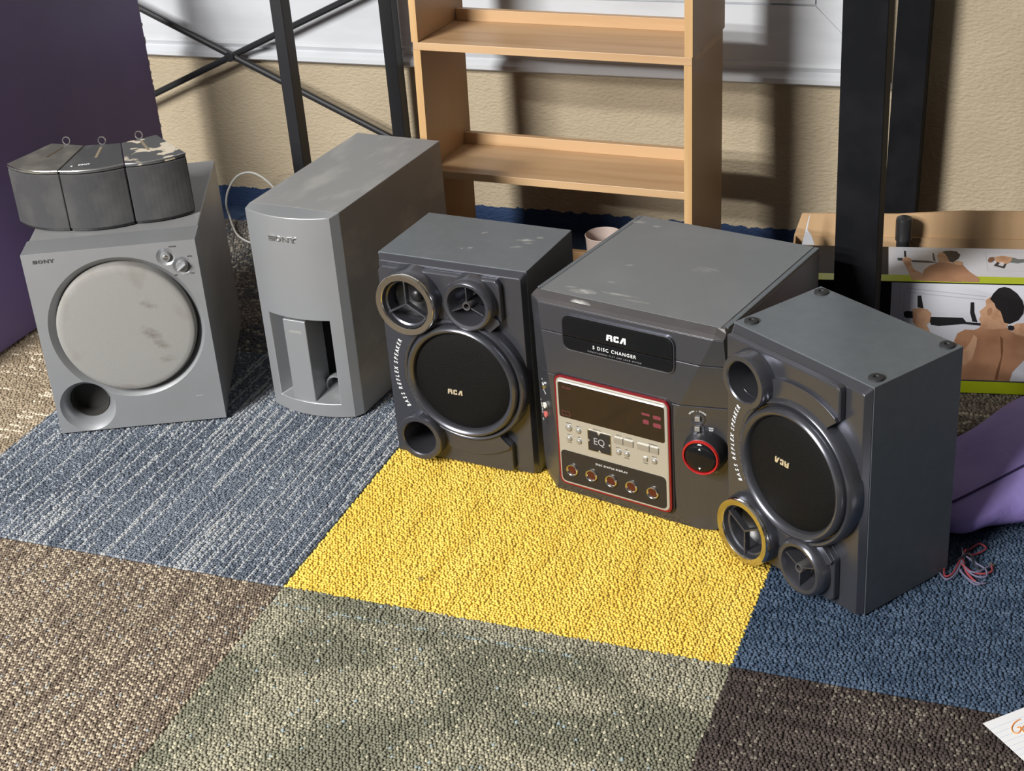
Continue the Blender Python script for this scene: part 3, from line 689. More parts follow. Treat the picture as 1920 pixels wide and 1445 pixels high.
# ================================================================== DISC CHANGER UNIT
UN = thing('disc_changer', 'dark grey compact five disc stereo player with silver control panel rimmed in red', 'stereo', (.250, .342, 0), -13.0)
lev = [  # z, left edge (x,y), left facet edge, right facet edge, right edge
    (.307, (.007, .000), (.020, -.0005), (.282, -.0005), (.293, .000)),
    (.3025, (.003, -.003), (.0185, -.0125), (.2845, -.0125), (.2965, -.003)),
    (.2975, (.000, -.005), (.0200, -.0190), (.2855, -.0190), (.2985, -.004)),
    (.258, (.000, -.003), (.0240, -.0205), (.2665, -.0205), (.3000, -.003)),
    (.225, (.000, -.0025), (.0272, -.0210), (.2515, -.0210), (.3000, -.0025)),
    (.193, (.000, -.002), (.0305, -.0215), (.2370, -.0215), (.3000, -.002)),
    (.175, (.000, -.0015), (.0325, -.0215), (.2310, -.0215), (.2998, -.0015)),
    (.155, (.000, -.001), (.0345, -.0215), (.2280, -.0215), (.2995, -.001)),
    (.120, (.000, -.0005), (.0370, -.0213), (.2272, -.0213), (.2990, -.0005)),
    (.080, (.000, .000), (.0385, -.0210), (.2275, -.0210), (.2985, .000)),
    (.045, (.000, .0008), (.0380, -.0202), (.2300, -.0202), (.2975, .0008)),
    (.022, (.001, .0015), (.0360, -.0192), (.2360, -.0192), (.2962, .0015)),
    (.012, (.003, .002), (.0340, -.0182), (.2430, -.0182), (.2945, .002)),
    (.002, (.014, .004), (.0300, -.0160), (.2560, -.0160), (.2800, .004))]
lev = [(l[0], l[1], l[2], l[3], (l[4][0], l[4][1] if l[0] > .2976 else l[3][1]+.30*(l[4][0]-l[3][0]))) for l in lev]
def lv(z):
    for a, b in zip(lev, lev[1:]):
        if b[0] <= z <= a[0]:
            t = (a[0]-z)/(a[0]-b[0]); return [(a[i][0]+(b[i][0]-a[i][0])*t, a[i][1]+(b[i][1]-a[i][1])*t) for i in (1, 2, 3, 4)]
def front_part(z0, z1):
    Z = [z1]+[l[0] for l in lev if z0 < l[0] < z1]+[z0]; mb = MB(); V = []; F = []; n = 6
    for z in Z:
        a, b, c, d = lv(z); V += [(a[0]+.002, .03, z), (a[0], a[1], z), (b[0], b[1], z), (c[0], c[1], z), (d[0], d[1], z), (d[0]-.002, .03, z)]
    for j in range(len(Z)-1):
        for i in range(n): F.append((j*n+i, j*n+(i+1) % n, (j+1)*n+(i+1) % n, (j+1)*n+i))
    F += [tuple(range(n)), tuple(range((len(Z)-1)*n+n-1, (len(Z)-1)*n-1, -1))]
    return mb.add(V, F)
obj('shaded_lid_strip', front_part(.2980, .3069), 'gunmetal_dark', UN, bevel=.0008, seg=2)  # upper edge of the lid, its dark reflection put in as darker colour
obj('tray_lid', front_part(.2588, .2979), 'gunmetal', UN, bevel=.0016, seg=3)
obj('upper_front', front_part(.1936, .2575), 'gunmetal', UN, bevel=.0010, seg=2)
obj('lower_front', front_part(.002, .1928), 'gunmetal', UN, bevel=.0010, seg=2)
obj('cabinet', MB().box(.004, .295, .004, .284, .004, .3045), 'gunmetal_dark', UN, bevel=.003, seg=3)
tp = obj('top_cover', MB().box(.0125, .2865, .0005, .283, .3045, .3072), 'charcoal_dusty', UN, bevel=.0006)
obj('side_rail', MB().box(.0045, .0118, .0055, .283, .3040, .3070), 'charcoal_vinyl', UN, bevel=.001)
obj('side_rail', MB().box(.2872, .2950, .0055, .283, .3040, .3070), 'charcoal_vinyl', UN, bevel=.001)
for x, y, a, b, r, k_ in ((.070, .018, .034, .013, .1, 1.25), (.120, .030, .050, .006, .1, 1.15), (.048, .024, .016, .006, .2, 1.0), (.150, .022, .04, .005, .05, .9), (.09, .060, .016, .008, .3, .8), (.02, .26, .024, .012, .2, .9), (.05, .255, .016, .008, .4, .9), (.085, .12, .014, .006, .5, .9), (.19, .15, .05, .03, .3, .6)):
    dust_mark(UN, x, y, a, b, r, .3072, k_, .002)
dm = dust_mark(UN, .0, .0, .022, .0065, 0, 0, 1.6); dm.rotation_euler = (math.radians(55), 0, 0); dm.location = (.082, -.0095, .3037)

# tray window, split by the lid seam
def clip_lo(P, z): return [(x, max(b, z)) for x, b in P]
def clip_hi(P, z): return [(x, min(b, z)) for x, b in P]
R1 = rrect(.0605, .2295, .238, .2885, .011, 6); R2 = rrect(.0585, .2315, .2355, .2905, .013, 6)
obj('window_frame', ring_poly_y(MB(), R2, R1, -.0232, -.0150), 'gunmetal', UN, bevel=.0009, seg=3)
wu = obj('tray_window', MB().prism_y([(x, z) for x, z in R1 if z > .262]+[(.0605, .2588), (.2295, .2588)], -.0242, -.016), 'black_gloss', UN, bevel=.0016, seg=3)
wl = obj('tray_window', MB().prism_y([(.2295, .2576), (.0605, .2576)]+[(x, z) for x, z in R1 if z < .255], -.0236, -.016), 'black_gloss', UN, bevel=.0014, seg=3)
obj('brand_lettering', rca_logo(MB(), .1300, .1600, .2660, .2748, -.0243, .0003), 'white_print', wu)
obj('disc_lettering', text_on_front(MB(), '5 DISC CHANGER', .0070, .1410, -.0239, .2500, spacing=1.25, bold=.00002, sx=1.0), 'white_print', wl)
obj('system_lettering', text_on_front(MB(), 'SIMULTANEOUS PLAY AND LOAD SYSTEM', .0029, .1410, -.0239, .2428, spacing=1.6), 'grey_print', wl)
# control panel
A = rrect(.0405, .2265, .0185, .1985, .0125, 7); B = rrect(.0432, .2238, .0212, .1958, .0105, 7); Cc = rrect(.0460, .2210, .0240, .1930, .009, 7)
obj('panel_surround', ring_poly_y(MB(), A, B, -.0226, -.018), 'black_plastic', UN, bevel=.0005)
obj('red_rim', ring_poly_y(MB(), B, Cc, -.0262, -.018), 'red_gloss', UN, bevel=.0011, seg=3)
pn = obj('control_panel', MB().prism_y(Cc, -.0272, -.019), 'panel_silver', UN, bevel=.0016, seg=3)
obj('top_bevel', MB().prism_x([(-.0262, .1872), (-.0284, .1872), (-.0250, .1932), (-.0240, .1932)], .0505, .2165), 'chrome_soft', UN, bevel=.0006)
ds = obj('display', MB().prism_y(rrect(.0500, .2165, .1320, .1868, .0035, 4), -.0278, -.026), 'display_black', UN, bevel=.0004)
obj('display_lettering', text_on_front(MB(), 'RS 2650', .0042, .0640, -.02785, .1795, depth=.00006), 'display_print', ds)
ring_ = MB()
ring_poly_y(ring_, rrect(.0545, .0680, .1355, .1425, .0005, 2), rrect(.0550, .0675, .1360, .1420, .0004, 2), -.02786, -.0278)
obj('display_stamp', ring_, 'display_print', ds)
mbp = MB()
for x0, x1, z0, z1 in ((.182, .195, .1680, .1715), (.1995, .2115, .1660, .1715), (.184, .193, .1550, .1615), (.1995, .2115, .1535, .1600)):
    mbp.prism_y(rrect(x0, x1, z0, z1, .0016, 3), -.02786, -.0278)
obj('display_icons', mbp, 'display_print', ds)
dp_ = obj('disc_status_panel', MB().prism_y(rrect(.0485, .2170, .0275, .0785, .007, 5), -.0277, -.026), 'status_black', UN, bevel=.0003)
obj('status_lettering', text_on_front(MB(), 'DISC STATUS DISPLAY', .0042, .1310, -.02775, .0690, spacing=1.25, depth=.00006), 'white_print', dp_)
for x in (.0665, .0982, .1300, .1625, .1960):
    c = (x, -.0277, .0492)
    lr = obj('status_ring', MB().lathe(c, [(.0098, 0), (.0096, .0022), (.0086, .0034), (.0074, .0030), (.0066, .0010), (.0064, .0002)], 36), 'chrome', UN, smooth=True, ang=50)
    obj('status_lens', MB().lathe(c, [(.0066, .0002), (.0064, .0010), (.004, .0014), (0, .0016)], 28), 'red_lens', lr, smooth=True)
# EQ key and buttons
eq = obj('equaliser_key', MB().prism_y(rrect(.0955, .1310, .0905, .1215, .0008, 2), -.0284, -.0265), 'black_plastic', UN, bevel=.0004)
mbq = MB()
for tri in ([(.1105, .1215), (.1160, .1215), (.1132, .1175)], [(.1105, .0905), (.1160, .0905), (.1132, .0945)], [(.0955, .1085), (.0955, .1035), (.0985, .1060)], [(.1310, .1085), (.1310, .1035), (.1280, .1060)]):
    mbq.prism_y(tri, -.0286, -.0270)
obj('arrow_notch', mbq, 'panel_silver', eq)
obj('key_lettering', text_on_front(MB(), 'EQ', .0150, .1132, -.02845, .1062, sx=.95, depth=.00005), 'grey_print', eq)
lt_ = MB(); ring_poly_y(lt_, rrect(.0945, .1320, .0895, .1225, .0012, 2), rrect(.0955, .1310, .0905, .1215, .0008, 2), -.0279, -.027)
obj('key_frame', lt_, 'chrome_soft', UN)
for i, (x, z, r) in enumerate(((.0640, .1165, .0052), (.0800, .1160, .0042), (.0640, .0995, .0042), (.0800, .0990, .0042), (.1435, .0990, .0042), (.1565, .0992, .0042), (.1995, .0998, .0042))):
    obj('round_button', MB().lathe((x, -.0272, z), [(r, -.001), (r, .0014), (r*.8, .0024), (r*.4, .0029), (0, .0030)], 24), 'button_silver', UN, smooth=True, ang=50)
obj('square_button', MB().prism_y(rrect(.1820, .1890, .0963, .1030, .001, 2), -.0295, -.026), 'button_silver', UN, bevel=.0008)
for x0, x1 in ((.1370, .1515), (.1525, .1675), (.1735, .1925), (.1935, .2065)):
    obj('transport_button', MB().prism_y(rrect(x0, x1, .1125, .1222, .0006, 2), -.0292, -.026), 'button_silver', UN, bevel=.0006)
mbl = MB()
for tx, x, z, sz in (('-----', .0640, .1238, .0026), ('-----', .0800, .1222, .0022), ('-----', .0640, .1056, .0022), ('------', .0640, .0928, .0020), ('---', .0800, .1052, .0022), ('PRESET EQ', .1100, .1245, .0026), ('DIGITAL', .1450, .1252, .0026), ('TUNING', .1610, .1252, .0026), ('----------', .1980, .1252, .0022),
                     ('------', .1430, .1057, .0021), ('----', .1565, .1059, .0021), ('-------', .1565, .0925, .0021), ('------', .1855, .0927, .0021), ('------', .1995, .1066, .0021)):
    if tx in ('PRESET EQ', 'DIGITAL', 'TUNING'): text_on_front(mbl, tx, sz, x, -.0273, z, depth=.00005)
    else: mbl.box(x-sz*.30*len(tx), x+sz*.30*len(tx), -.02736, -.0271, z-sz*.22, z+sz*.22)   # too small to read in the photo
obj('panel_lettering', mbl, 'dark_print', UN)['kind'] = 'stuff'
# right facet: open/close, disc skip, volume
fa = math.radians(15.5); fc, fs = math.cos(fa), math.sin(fa)
ax = (fs, -fc, 0)
def facet_y(x, z):
    a, b, c, d = lv(z); t = (x-c[0])/(d[0]-c[0]); return c[1]+(d[1]-c[1])*t
for x, z in ((.2590, .1745), (.2582, .1590)):
    y = facet_y(x, z)
    dish = obj('button_dish', MB().lathe((x, y, z), [(.0098, -.0010), (.0095, .0010), (.0086, .0011), (.0070, .0002), (0, .0002)], 32, ax), 'gunmetal', UN, smooth=True, ang=40)
    b_ = MB().prism_y(rrect(-.0036, .0036, -.0034, .0034, .0008, 2), -.0034, 0)
    b_.v = [(x+vx*fc-vy*fs*1.0, y+vx*fs+vy*fc, z+vz) for vx, vy, vz in b_.v]
    obj('tray_button', b_, 'button_silver', dish, bevel=.0006)
def facet_text(mb, txt, size, x, z, rot=0, **k):
    y = facet_y(x, z); V, F = text_verts(txt, size, depth=.00008, **k); c, s = math.cos(rot), math.sin(rot)
    W_ = []
    for v in V:
        u = v.x*c-v.y*s; w = v.x*s+v.y*c; W_.append((x+u*fc+fs*(.0003+v.z), y+u*fs-fc*(.0003+v.z), z+w))
    mb.add(W_, F)
mbf = MB()
for i, ch in enumerate('OPEN - CLOSE'):
    a = math.radians(150-(150-30)*(i+.5)/12)
    if ch != ' ': facet_text(mbf, ch, .0030, .2590+.0122*math.cos(a), .1745+.0118*math.sin(a), a-PI/2, bold=.00004)
facet_text(mbf, 'DISC', .0030, .2755, .1607, bold=.00004); facet_text(mbf, 'SKIP', .0030, .2755, .1574, bold=.00004)
for i, ch in enumerate('VOLUME CONTROL'):
    a = math.radians(238+(302-238)*(i+.5)/14)
    if ch != ' ': facet_text(mbf, ch, .0034, .2660+.036*math.cos(a), .1260+.036*math.sin(a), a+PI/2, bold=.00005)
obj('facet_lettering', mbf, 'white_print', UN)
kx, kz = .2680, .1255; ky = facet_y(kx, kz); kax = (math.sin(.12), -math.cos(.12), 0)
kb = obj('knob_base', MB().lathe((kx, ky, kz), [(.0310, -.010), (.0305, .004), (.0285, .012), (.0265, .0185), (.0255, .0190)], 56, kax), 'black_plastic', UN, smooth=True, ang=40)
kr = obj('knob_ring', MB().lathe((kx, ky, kz), [(.0262, .0180), (.0258, .0205), (.0245, .0218), (.0230, .0212), (.0224, .0190)], 64, kax), 'red_ring', UN, smooth=True, ang=50)
kd = obj('volume_knob', MB().lathe((kx, ky, kz), [(.0226, .0185), (.0215, .0205), (.0190, .0218), (.012, .0228), (0, .0232)], 56, kax), 'black_gloss', UN, smooth=True, ang=40)
kv = Vector(kax)
mbt = MB()
for sg in (1, -1):
    p = Vector((kx, ky, kz))+kv*.0232+Vector((0, 0, sg*.0145)); 
    mbt.add([(p.x-.0016, p.y-.0003, p.z-sg*.0008), (p.x+.0016, p.y-.0003, p.z-sg*.0008), (p.x, p.y-.0003, p.z+sg*.0018), (p.x-.0016, p.y+.0012, p.z-sg*.0008), (p.x+.0016, p.y+.0012, p.z-sg*.0008), (p.x, p.y+.0012, p.z+sg*.0018)], [(0, 1, 2), (5, 4, 3), (0, 3, 4, 1), (1, 4, 5, 2), (2, 5, 3, 0)])
obj('volume_arrow', mbt, 'white_print', kd)
# left facet: power button, jacks
la = math.radians(-31); lax = (math.sin(la), -math.cos(la), 0)
def lfacet(u, z):
    a, b, c, d = lv(z); return (a[0]+(b[0]-a[0])*u, a[1]+(b[1]-a[1])*u, z)
obj('power_button', MB().lathe(lfacet(.40, .1635), [(.0062, -.001), (.0060, .0015), (.0048, .0028), (.002, .0032), (0, .0030)], 28, lax), 'chrome_soft', UN, smooth=True, ang=50)
cap = []
for i in range(13): a = PI*i/12; cap.append((.0062*math.cos(a), .1310+.0062*math.sin(a)))
for i in range(13): a = PI+PI*i/12; cap.append((.0062*math.cos(a), .0965+.0062*math.sin(a)))
jb = MB().prism_y(cap, -.0006, .002); lc, ls = math.cos(la), math.sin(la)
def to_left(mb, u):
    out = []
    for vx, vy, vz in mb.v:
        o = lfacet(u, min(max(vz, .003), .306)); out.append((o[0]+vx*lc-vy*ls, o[1]+vx*ls+vy*lc, vz))
    mb.v = out; return mb
jk = obj('jack_recess', to_left(jb, .46), 'gunmetal', UN, bevel=.0004)
for z, m in ((.1325, 'white_plug'), (.1180, 'red_plug')):
    j = obj('input_jack', MB().lathe(lfacet(.46, z), [(.0044, .000), (.0044, .0032), (.0026, .0034), (.0024, .0008), (0, .0008)], 24, lax), m, UN, smooth=True, ang=40)
    obj('jack_hole', MB().lathe(lfacet(.46, z), [(.0023, .0010), (0, .0012)], 16, lax), 'dark_hole', j)
obj('headphone_jack', MB().lathe(lfacet(.50, .1055), [(.0034, 0), (.0033, .0012), (.002, .0013), (.0019, .0005), (0, .0005)], 24, lax), 'black_plastic', UN, smooth=True)
mbj = MB()
for tx, u, z, sz, rt in (('I', .36, .1720, .0040, 1.2), ('POWER', .44, .1540, .0030, -.6), ('AUX IN', .14, .1240, .0036, -1.35), ('L', .10, .1345, .0036, -.2), ('R', .15, .1150, .0036, -.2), ('C', .17, .1040, .0050, 0)):
    o = lfacet(u, z); V, F = text_verts(tx, sz, depth=.00008, bold=.00005); c, s = math.cos(rt), math.sin(rt)
    mbj.add([(o[0]+(v.x*c-v.y*s)*lc+ls*(.0003+v.z), o[1]+(v.x*c-v.y*s)*ls-lc*(.0003+v.z), z+v.x*s+v.y*c) for v in V], F)
obj('jack_lettering', mbj, 'white_print', UN)
for x, y in ((.03, .03), (.265, .03), (.03, .26), (.265, .26)):
    obj('foot', MB().lathe((x, y, 0), [(0, 0), (.012, 0), (.012, .0045), (0, .0045)], 16, (0, 0, 1)), 'rubber', UN)

# ================================================================== WOODEN SHELF UNIT
SH = thing('bookcase', 'light beech open bookcase with narrow shelves and low back rails by wall', 'bookcase', (-.1729, .9023, .008))
SH.rotation_euler = (-.0311, .0074, -.0223)
w, d, s1, s2, s3, rh, ri, tk = .4939, .1822, .4557, .2279, .0135, .0206, .153, .0135
HT = .93
obj('side_panel', MB().box(0, tk, 0, d, -.002, s1-tk), 'wood_side', SH, bevel=.0006)
obj('side_panel', MB().box(w-tk, w, 0, d, -.002, s1-tk), 'wood_side', SH, bevel=.0006)
obj('side_panel', MB().box(-.002, tk-.003, .0, d+.008, s1+.0004, HT), 'wood_side', SH, bevel=.0006)
obj('side_panel', MB().box(w-tk+.001, w+.001, .0, d+.008, s1+.0004, HT), 'wood_side', SH, bevel=.0006)
for x0, x1, z0, z1 in ((0, tk, -.002, s1-tk), (w-tk, w, -.002, s1-tk), (-.002, tk-.003, s1+.0004, HT), (w-tk+.001, w+.001, s1+.0004, HT)):
    obj('edge_band', MB().box(x0, x1, -.0012, 0.0002, z0, z1), 'wood_z', SH)
obj('shelf_board', MB().box(0, w, -.0006, d, s1-tk, s1), 'wood_x', SH, bevel=.0007)
obj('shelf_board', MB().box(tk, w-tk, .0, ri+.014, s2-tk, s2), 'wood_x', SH, bevel=.0007)
obj('shelf_board', MB().box(tk, w-tk, .0, ri+.014, s3-tk, s3), 'wood_x', SH, bevel=.0007)
obj('shelf_board', MB().box(tk-.003, w-tk+.001, .0, ri+.014, .70-tk, .70), 'wood_x', SH, bevel=.0007)
obj('shelf_board', MB().box(-.002, w+.001, -.0006, d+.008, HT, HT+tk), 'wood_x', SH, bevel=.0007)
for z in (s1, s2, s3, .70):
    obj('back_rail', MB().box(tk, w-tk, ri, ri+tk, z, z+rh), 'wood_x', SH, bevel=.0006)

# cup on the bottom shelf
CU = thing('drinking_cup', 'dull pinkish beige plastic cup standing on the bottom bookcase shelf', 'cup', (.137, .978, .0285))
obj('cup_body', MB().lathe((0, 0, 0), [(0, 0), (.026, 0), (.0285, .004), (.0325, .078), (.0335, .080), (.0325, .081), (.0315, .079), (.0275, .006), (0, .005)], 48, (0, 0, 1)), 'cup_plastic', CU, smooth=True, ang=40)
obj('cup_divider', MB().box(-.0275, .0275, -.0012, .0012, .006, .052), 'cup_plastic', CU)

# ================================================================== BLACK METAL RACKS
RK = thing('braced_rack', 'thin black metal rack frame with crossed rear braces beside the bookcase', 'rack', (-.685, 1.01, 0))
def lb(x0, x1, y0, y1, z0, z1): return MB().box(x0+.685, x1+.685, y0-1.01, y1-1.01, z0, z1)
XR0, XR1, YF0, YF1, YR0, YR1 = -.394, -.370, .842, .872, 1.150, 1.176
for nm, b in (('post', (-.394, -.372, .843, .873, 0, .76)), ('post', (-.345, -.319, 1.150, 1.178, 0, .76)), ('post', (-1.05, -1.028, .90, .928, 0, .76)), ('post', (-1.05, -1.024, 1.150, 1.178, 0, .76))):
    obj(nm, lb(*b), 'black_metal', RK, bevel=.0012)
obj('table_top', lb(-1.07, -.31, .835, 1.185, .76, .785), 'black_board', RK, bevel=.001)
def brace(a, b, y):
    m = MB().tube([(a[0]+.685, y-1.01, a[1]), (b[0]+.685, y-1.01, b[1])], .0065, 10); return m
obj('brace', brace((-1.03, .500), (-.345, .188), 1.164), 'black_metal', RK, smooth=True)
obj('brace', brace((-1.03, .190), (-.345, .494), 1.174), 'black_metal', RK, smooth=True)
obj('brace_bolt', MB().lathe((-.688+.685, 1.158-1.01, .3435), [(.010, 0), (.010, .004), (0, .005)], 16), 'black_metal', RK, smooth=True)

BR = thing('black_post_rack', 'black rack with broad upright posts standing at the carton, front post before it', 'rack', (.63, .9, 0))
def pb(x0, x1, y0, y1, z0, z1): return MB().box(x0-.63, x1-.63, y0-.9, y1-.9, z0, z1)
p = MB(); V = [(x_+.007, y_, z_) for x_, y_, z_ in [(.601, .625, 0), (.662, .625, 0), (.662, .675, 0), (.601, .675, 0), (.606, .625, 1.5), (.667, .625, 1.5), (.667, .675, 1.5), (.606, .675, 1.5)]]
p.add([(x-.63, y-.9, z) for x, y, z in V], [(0,3,2,1),(4,5,6,7),(0,1,5,4),(1,2,6,5),(2,3,7,6),(3,0,4,7)])
obj('front_post', p, 'black_board', BR, bevel=.0012)
p = MB(); V = [(.598, 1.140, 0), (.652, 1.140, 0), (.652, 1.185, 0), (.598, 1.185, 0), (.632, 1.140, 1.5), (.686, 1.140, 1.5), (.686, 1.185, 1.5), (.632, 1.185, 1.5)]
p.add([(x-.63, y-.9, z) for x, y, z in V], [(0,3,2,1),(4,5,6,7),(0,1,5,4),(1,2,6,5),(2,3,7,6),(3,0,4,7)])
obj('rear_post', p, 'black_board', BR, bevel=.0012)
obj('cross_rail', pb(.61, .672, .655, 1.16, 1.42, 1.47), 'black_board', BR, bevel=.001)

# ================================================================== PURPLE PANEL AT LEFT
PP = thing('purple_panel', 'large dark purple painted board standing on edge at the left with chipped rear edge', 'panel', (-.835, .62, 0))
obj('board', MB().box(-.022, .010, -.30, .440, .004, .625), 'purple_paint', PP, bevel=.0015)
PP.rotation_euler = (0, 0, math.radians(-2.0))
for i, z in enumerate((.225, .262, .30, .318, .352, .40, .43, .395, .335, .46)):
    h = .004+.010*rnd.random()
    obj('paint_chip', MB().prism_x([(.4385, z), (.4405, z-.001), (.4408, z+h), (.4385+.0005, z+h*.8)], .0065, .0106), 'chipped_core', PP)
obj('paint_chip', MB().box(.0098, .0104, -.128, -.122, .064, .074), 'chipped_core', PP)

# ================================================================== EXERCISE BAR CARTON
BX = thing('carton', 'long open carton printed with a man doing pull-ups and lime green bands', 'box', (.786, .738, 0), 9.0)
x0, x1, dpt, hb = -.262, .34, .172, .185
mb = MB()
t_ = .003
body = MB().box(x0, x1, 0, t_, .001, hb); obj('front_wall', body, 'carton_black', BX)
obj('back_wall', MB().box(x0, x1, dpt-t_, dpt, .001, hb), 'cardboard', BX)
obj('end_wall', MB().box(x0, x0+t_, t_, dpt-t_, .001, hb), 'cardboard', BX)
obj('end_wall', MB().box(x1-t_, x1, t_, dpt-t_, .001, hb), 'cardboard', BX)
obj('bottom_wall', MB().box(x0+t_, x1-t_, t_, dpt-t_, .001, .004), 'cardboard', BX)
obj('top_flap', MB().box(x0+.004, x1-.002, .0, .129, hb, hb+.0012), 'carton_black', BX)
obj('rear_flap', MB().add([(x0+.0, dpt, hb), (x1, dpt, hb), (x1, dpt+.003, .2285), (.0, dpt+.004, .229), (-.03, dpt+.003, .2275), (-.10, dpt+.003, .2225), (x0+.012, dpt+.003, .2215),
                          (x0+.0, dpt+.003, hb), (x1, dpt+.003, hb), (x1, dpt+.006, .2285), (.0, dpt+.007, .229), (-.03, dpt+.006, .2275), (-.10, dpt+.006, .2225), (x0+.012, dpt+.006, .2215)],
                         [(0, 1, 2, 3, 4, 5, 6), (13, 12, 11, 10, 9, 8, 7), (0, 7, 8, 1), (1, 8, 9, 2), (2, 9, 10, 3), (3, 10, 11, 4), (4, 11, 12, 5), (5, 12, 13, 6), (6, 13, 7, 0)]), 'cardboard', BX)
obj('torn_flap', MB().prism_y([(-.248, hb+.001), (-.228, hb+.001), (-.2335, .203), (-.240, .212), (-.2355, .2395), (-.2385, .232)], .1315, .1325), 'carton_white', BX)
obj('lime_band', MB().box(x0, x1, -.0004, 0, .001, .0212), 'carton_lime', BX)
obj('band_line', MB().box(-.11, x1, -.0004, 0, .0212, .0235), 'dark_print', BX)
pic = obj('picture_panel', MB().box(-.1085, x1, -.0004, 0, .0235, hb-.0005), 'carton_white', BX)
obj('lime_band', MB().box(x0+.004, x1-.002, .0005, .0235, hb+.0012, hb+.0016), 'carton_lime', BX)
tpic = obj('picture_panel', MB().box(-.1135, x1-.002, .0235, .128, hb+.0012, hb+.0016), 'carton_white', BX)
FR = {'hair':[(0.035,0.1613),(0.0391,0.1705),(0.0456,0.1789),(0.054,0.1818),(0.0628,0.1793),(0.0729,0.1715),(0.0808,0.1608),(0.0844,0.1499),(0.0841,0.1389),(0.0779,0.1277),(0.0657,0.1209),(0.0576,0.1234),(0.0554,0.1307),(0.0515,0.1416),(0.0447,0.1469),(0.0418,0.1542)],
'face':[(0.0355,0.165),(0.0288,0.1593),(0.0299,0.1502),(0.0213,0.1407),(0.0234,0.1334),(0.0214,0.1278),(0.0247,0.1186),(0.0232,0.1129),(0.0409,0.1107),(0.0615,0.1133),(0.0641,0.1217),(0.0576,0.1234),(0.0554,0.1307),(0.0515,0.1416),(0.0447,0.1469),(0.0418,0.1542)],
'torso':[(0.0231,0.1133),(0.0154,0.109),(0.0025,0.1095),(-0.0084,0.1025),(-0.0125,0.0892),(-0.0054,0.08),(0.0001,0.0707),(0.0008,0.046),(-0.001,0.0401),(0.0006,0.0236),(0.0731,0.0239),(0.076,0.0394),(0.0915,0.0609),(0.104,0.076),(0.108,0.092),(0.096,0.0985),(0.0782,0.1036),(0.0682,0.1089),(0.0613,0.1161),(0.0261,0.1168)],
'forearm':[(-0.0762,0.1414),(-0.0642,0.1436),(-0.0543,0.1412),(-0.0483,0.1348),(-0.0499,0.1199),(-0.0546,0.116),(-0.0473,0.1012),(-0.03,0.0875),(-0.012,0.088),(-0.006,0.08),(-0.022,0.066),(-0.045,0.076),(-0.0656,0.1081),(-0.0743,0.1191)],
'hand2':[(0.0677,0.1163),(0.0752,0.1217),(0.0925,0.1236),(0.0985,0.113),(0.0965,0.0986),(0.0766,0.1036),(0.0698,0.1089)],
'grip':[(-0.0885,0.1355),(-0.0858,0.1378),(-0.0733,0.1374),(-0.0727,0.1257),(-0.0853,0.1262),(-0.0882,0.1289)],
'bar':[(-0.0521,0.1291),(-0.002,0.1289),(0.0033,0.122),(0.025,0.1208),(0.0253,0.1164),(0.0019,0.1184),(-0.0029,0.1182),(-0.0366,0.1138),(-0.0481,0.1158)],
'up1':[(-0.07,0.1638),(-0.0644,0.164),(-0.0601,0.1428),(-0.0691,0.1444)],
'up2':[(0.0075,0.155),(0.0128,0.1552),(0.0142,0.1386),(0.0197,0.1218),(0.0121,0.1228),(0.0079,0.1375)],
'spine':[(0.0537,0.1009),(0.0581,0.0955),(0.0599,0.0749),(0.0581,0.052),(0.0552,0.0247),(0.0511,0.0249),(0.0531,0.0423),(0.0579,0.0653)],
'blade':[(0.0159,0.1015),(0.0211,0.096),(0.0205,0.081),(0.0155,0.058),(0.0033,0.0461),(0.0001,0.0707),(0.0104,0.0863)],
'ear':[(0.0316,0.141),(0.0336,0.1462),(0.0375,0.1476),(0.0398,0.144),(0.0383,0.1366),(0.0337,0.1337)],
'grip2':[(0.0636,0.1171),(0.0675,0.1185),(0.0724,0.1174),(0.0735,0.1128),(0.0698,0.1099),(0.0648,0.1115)]}
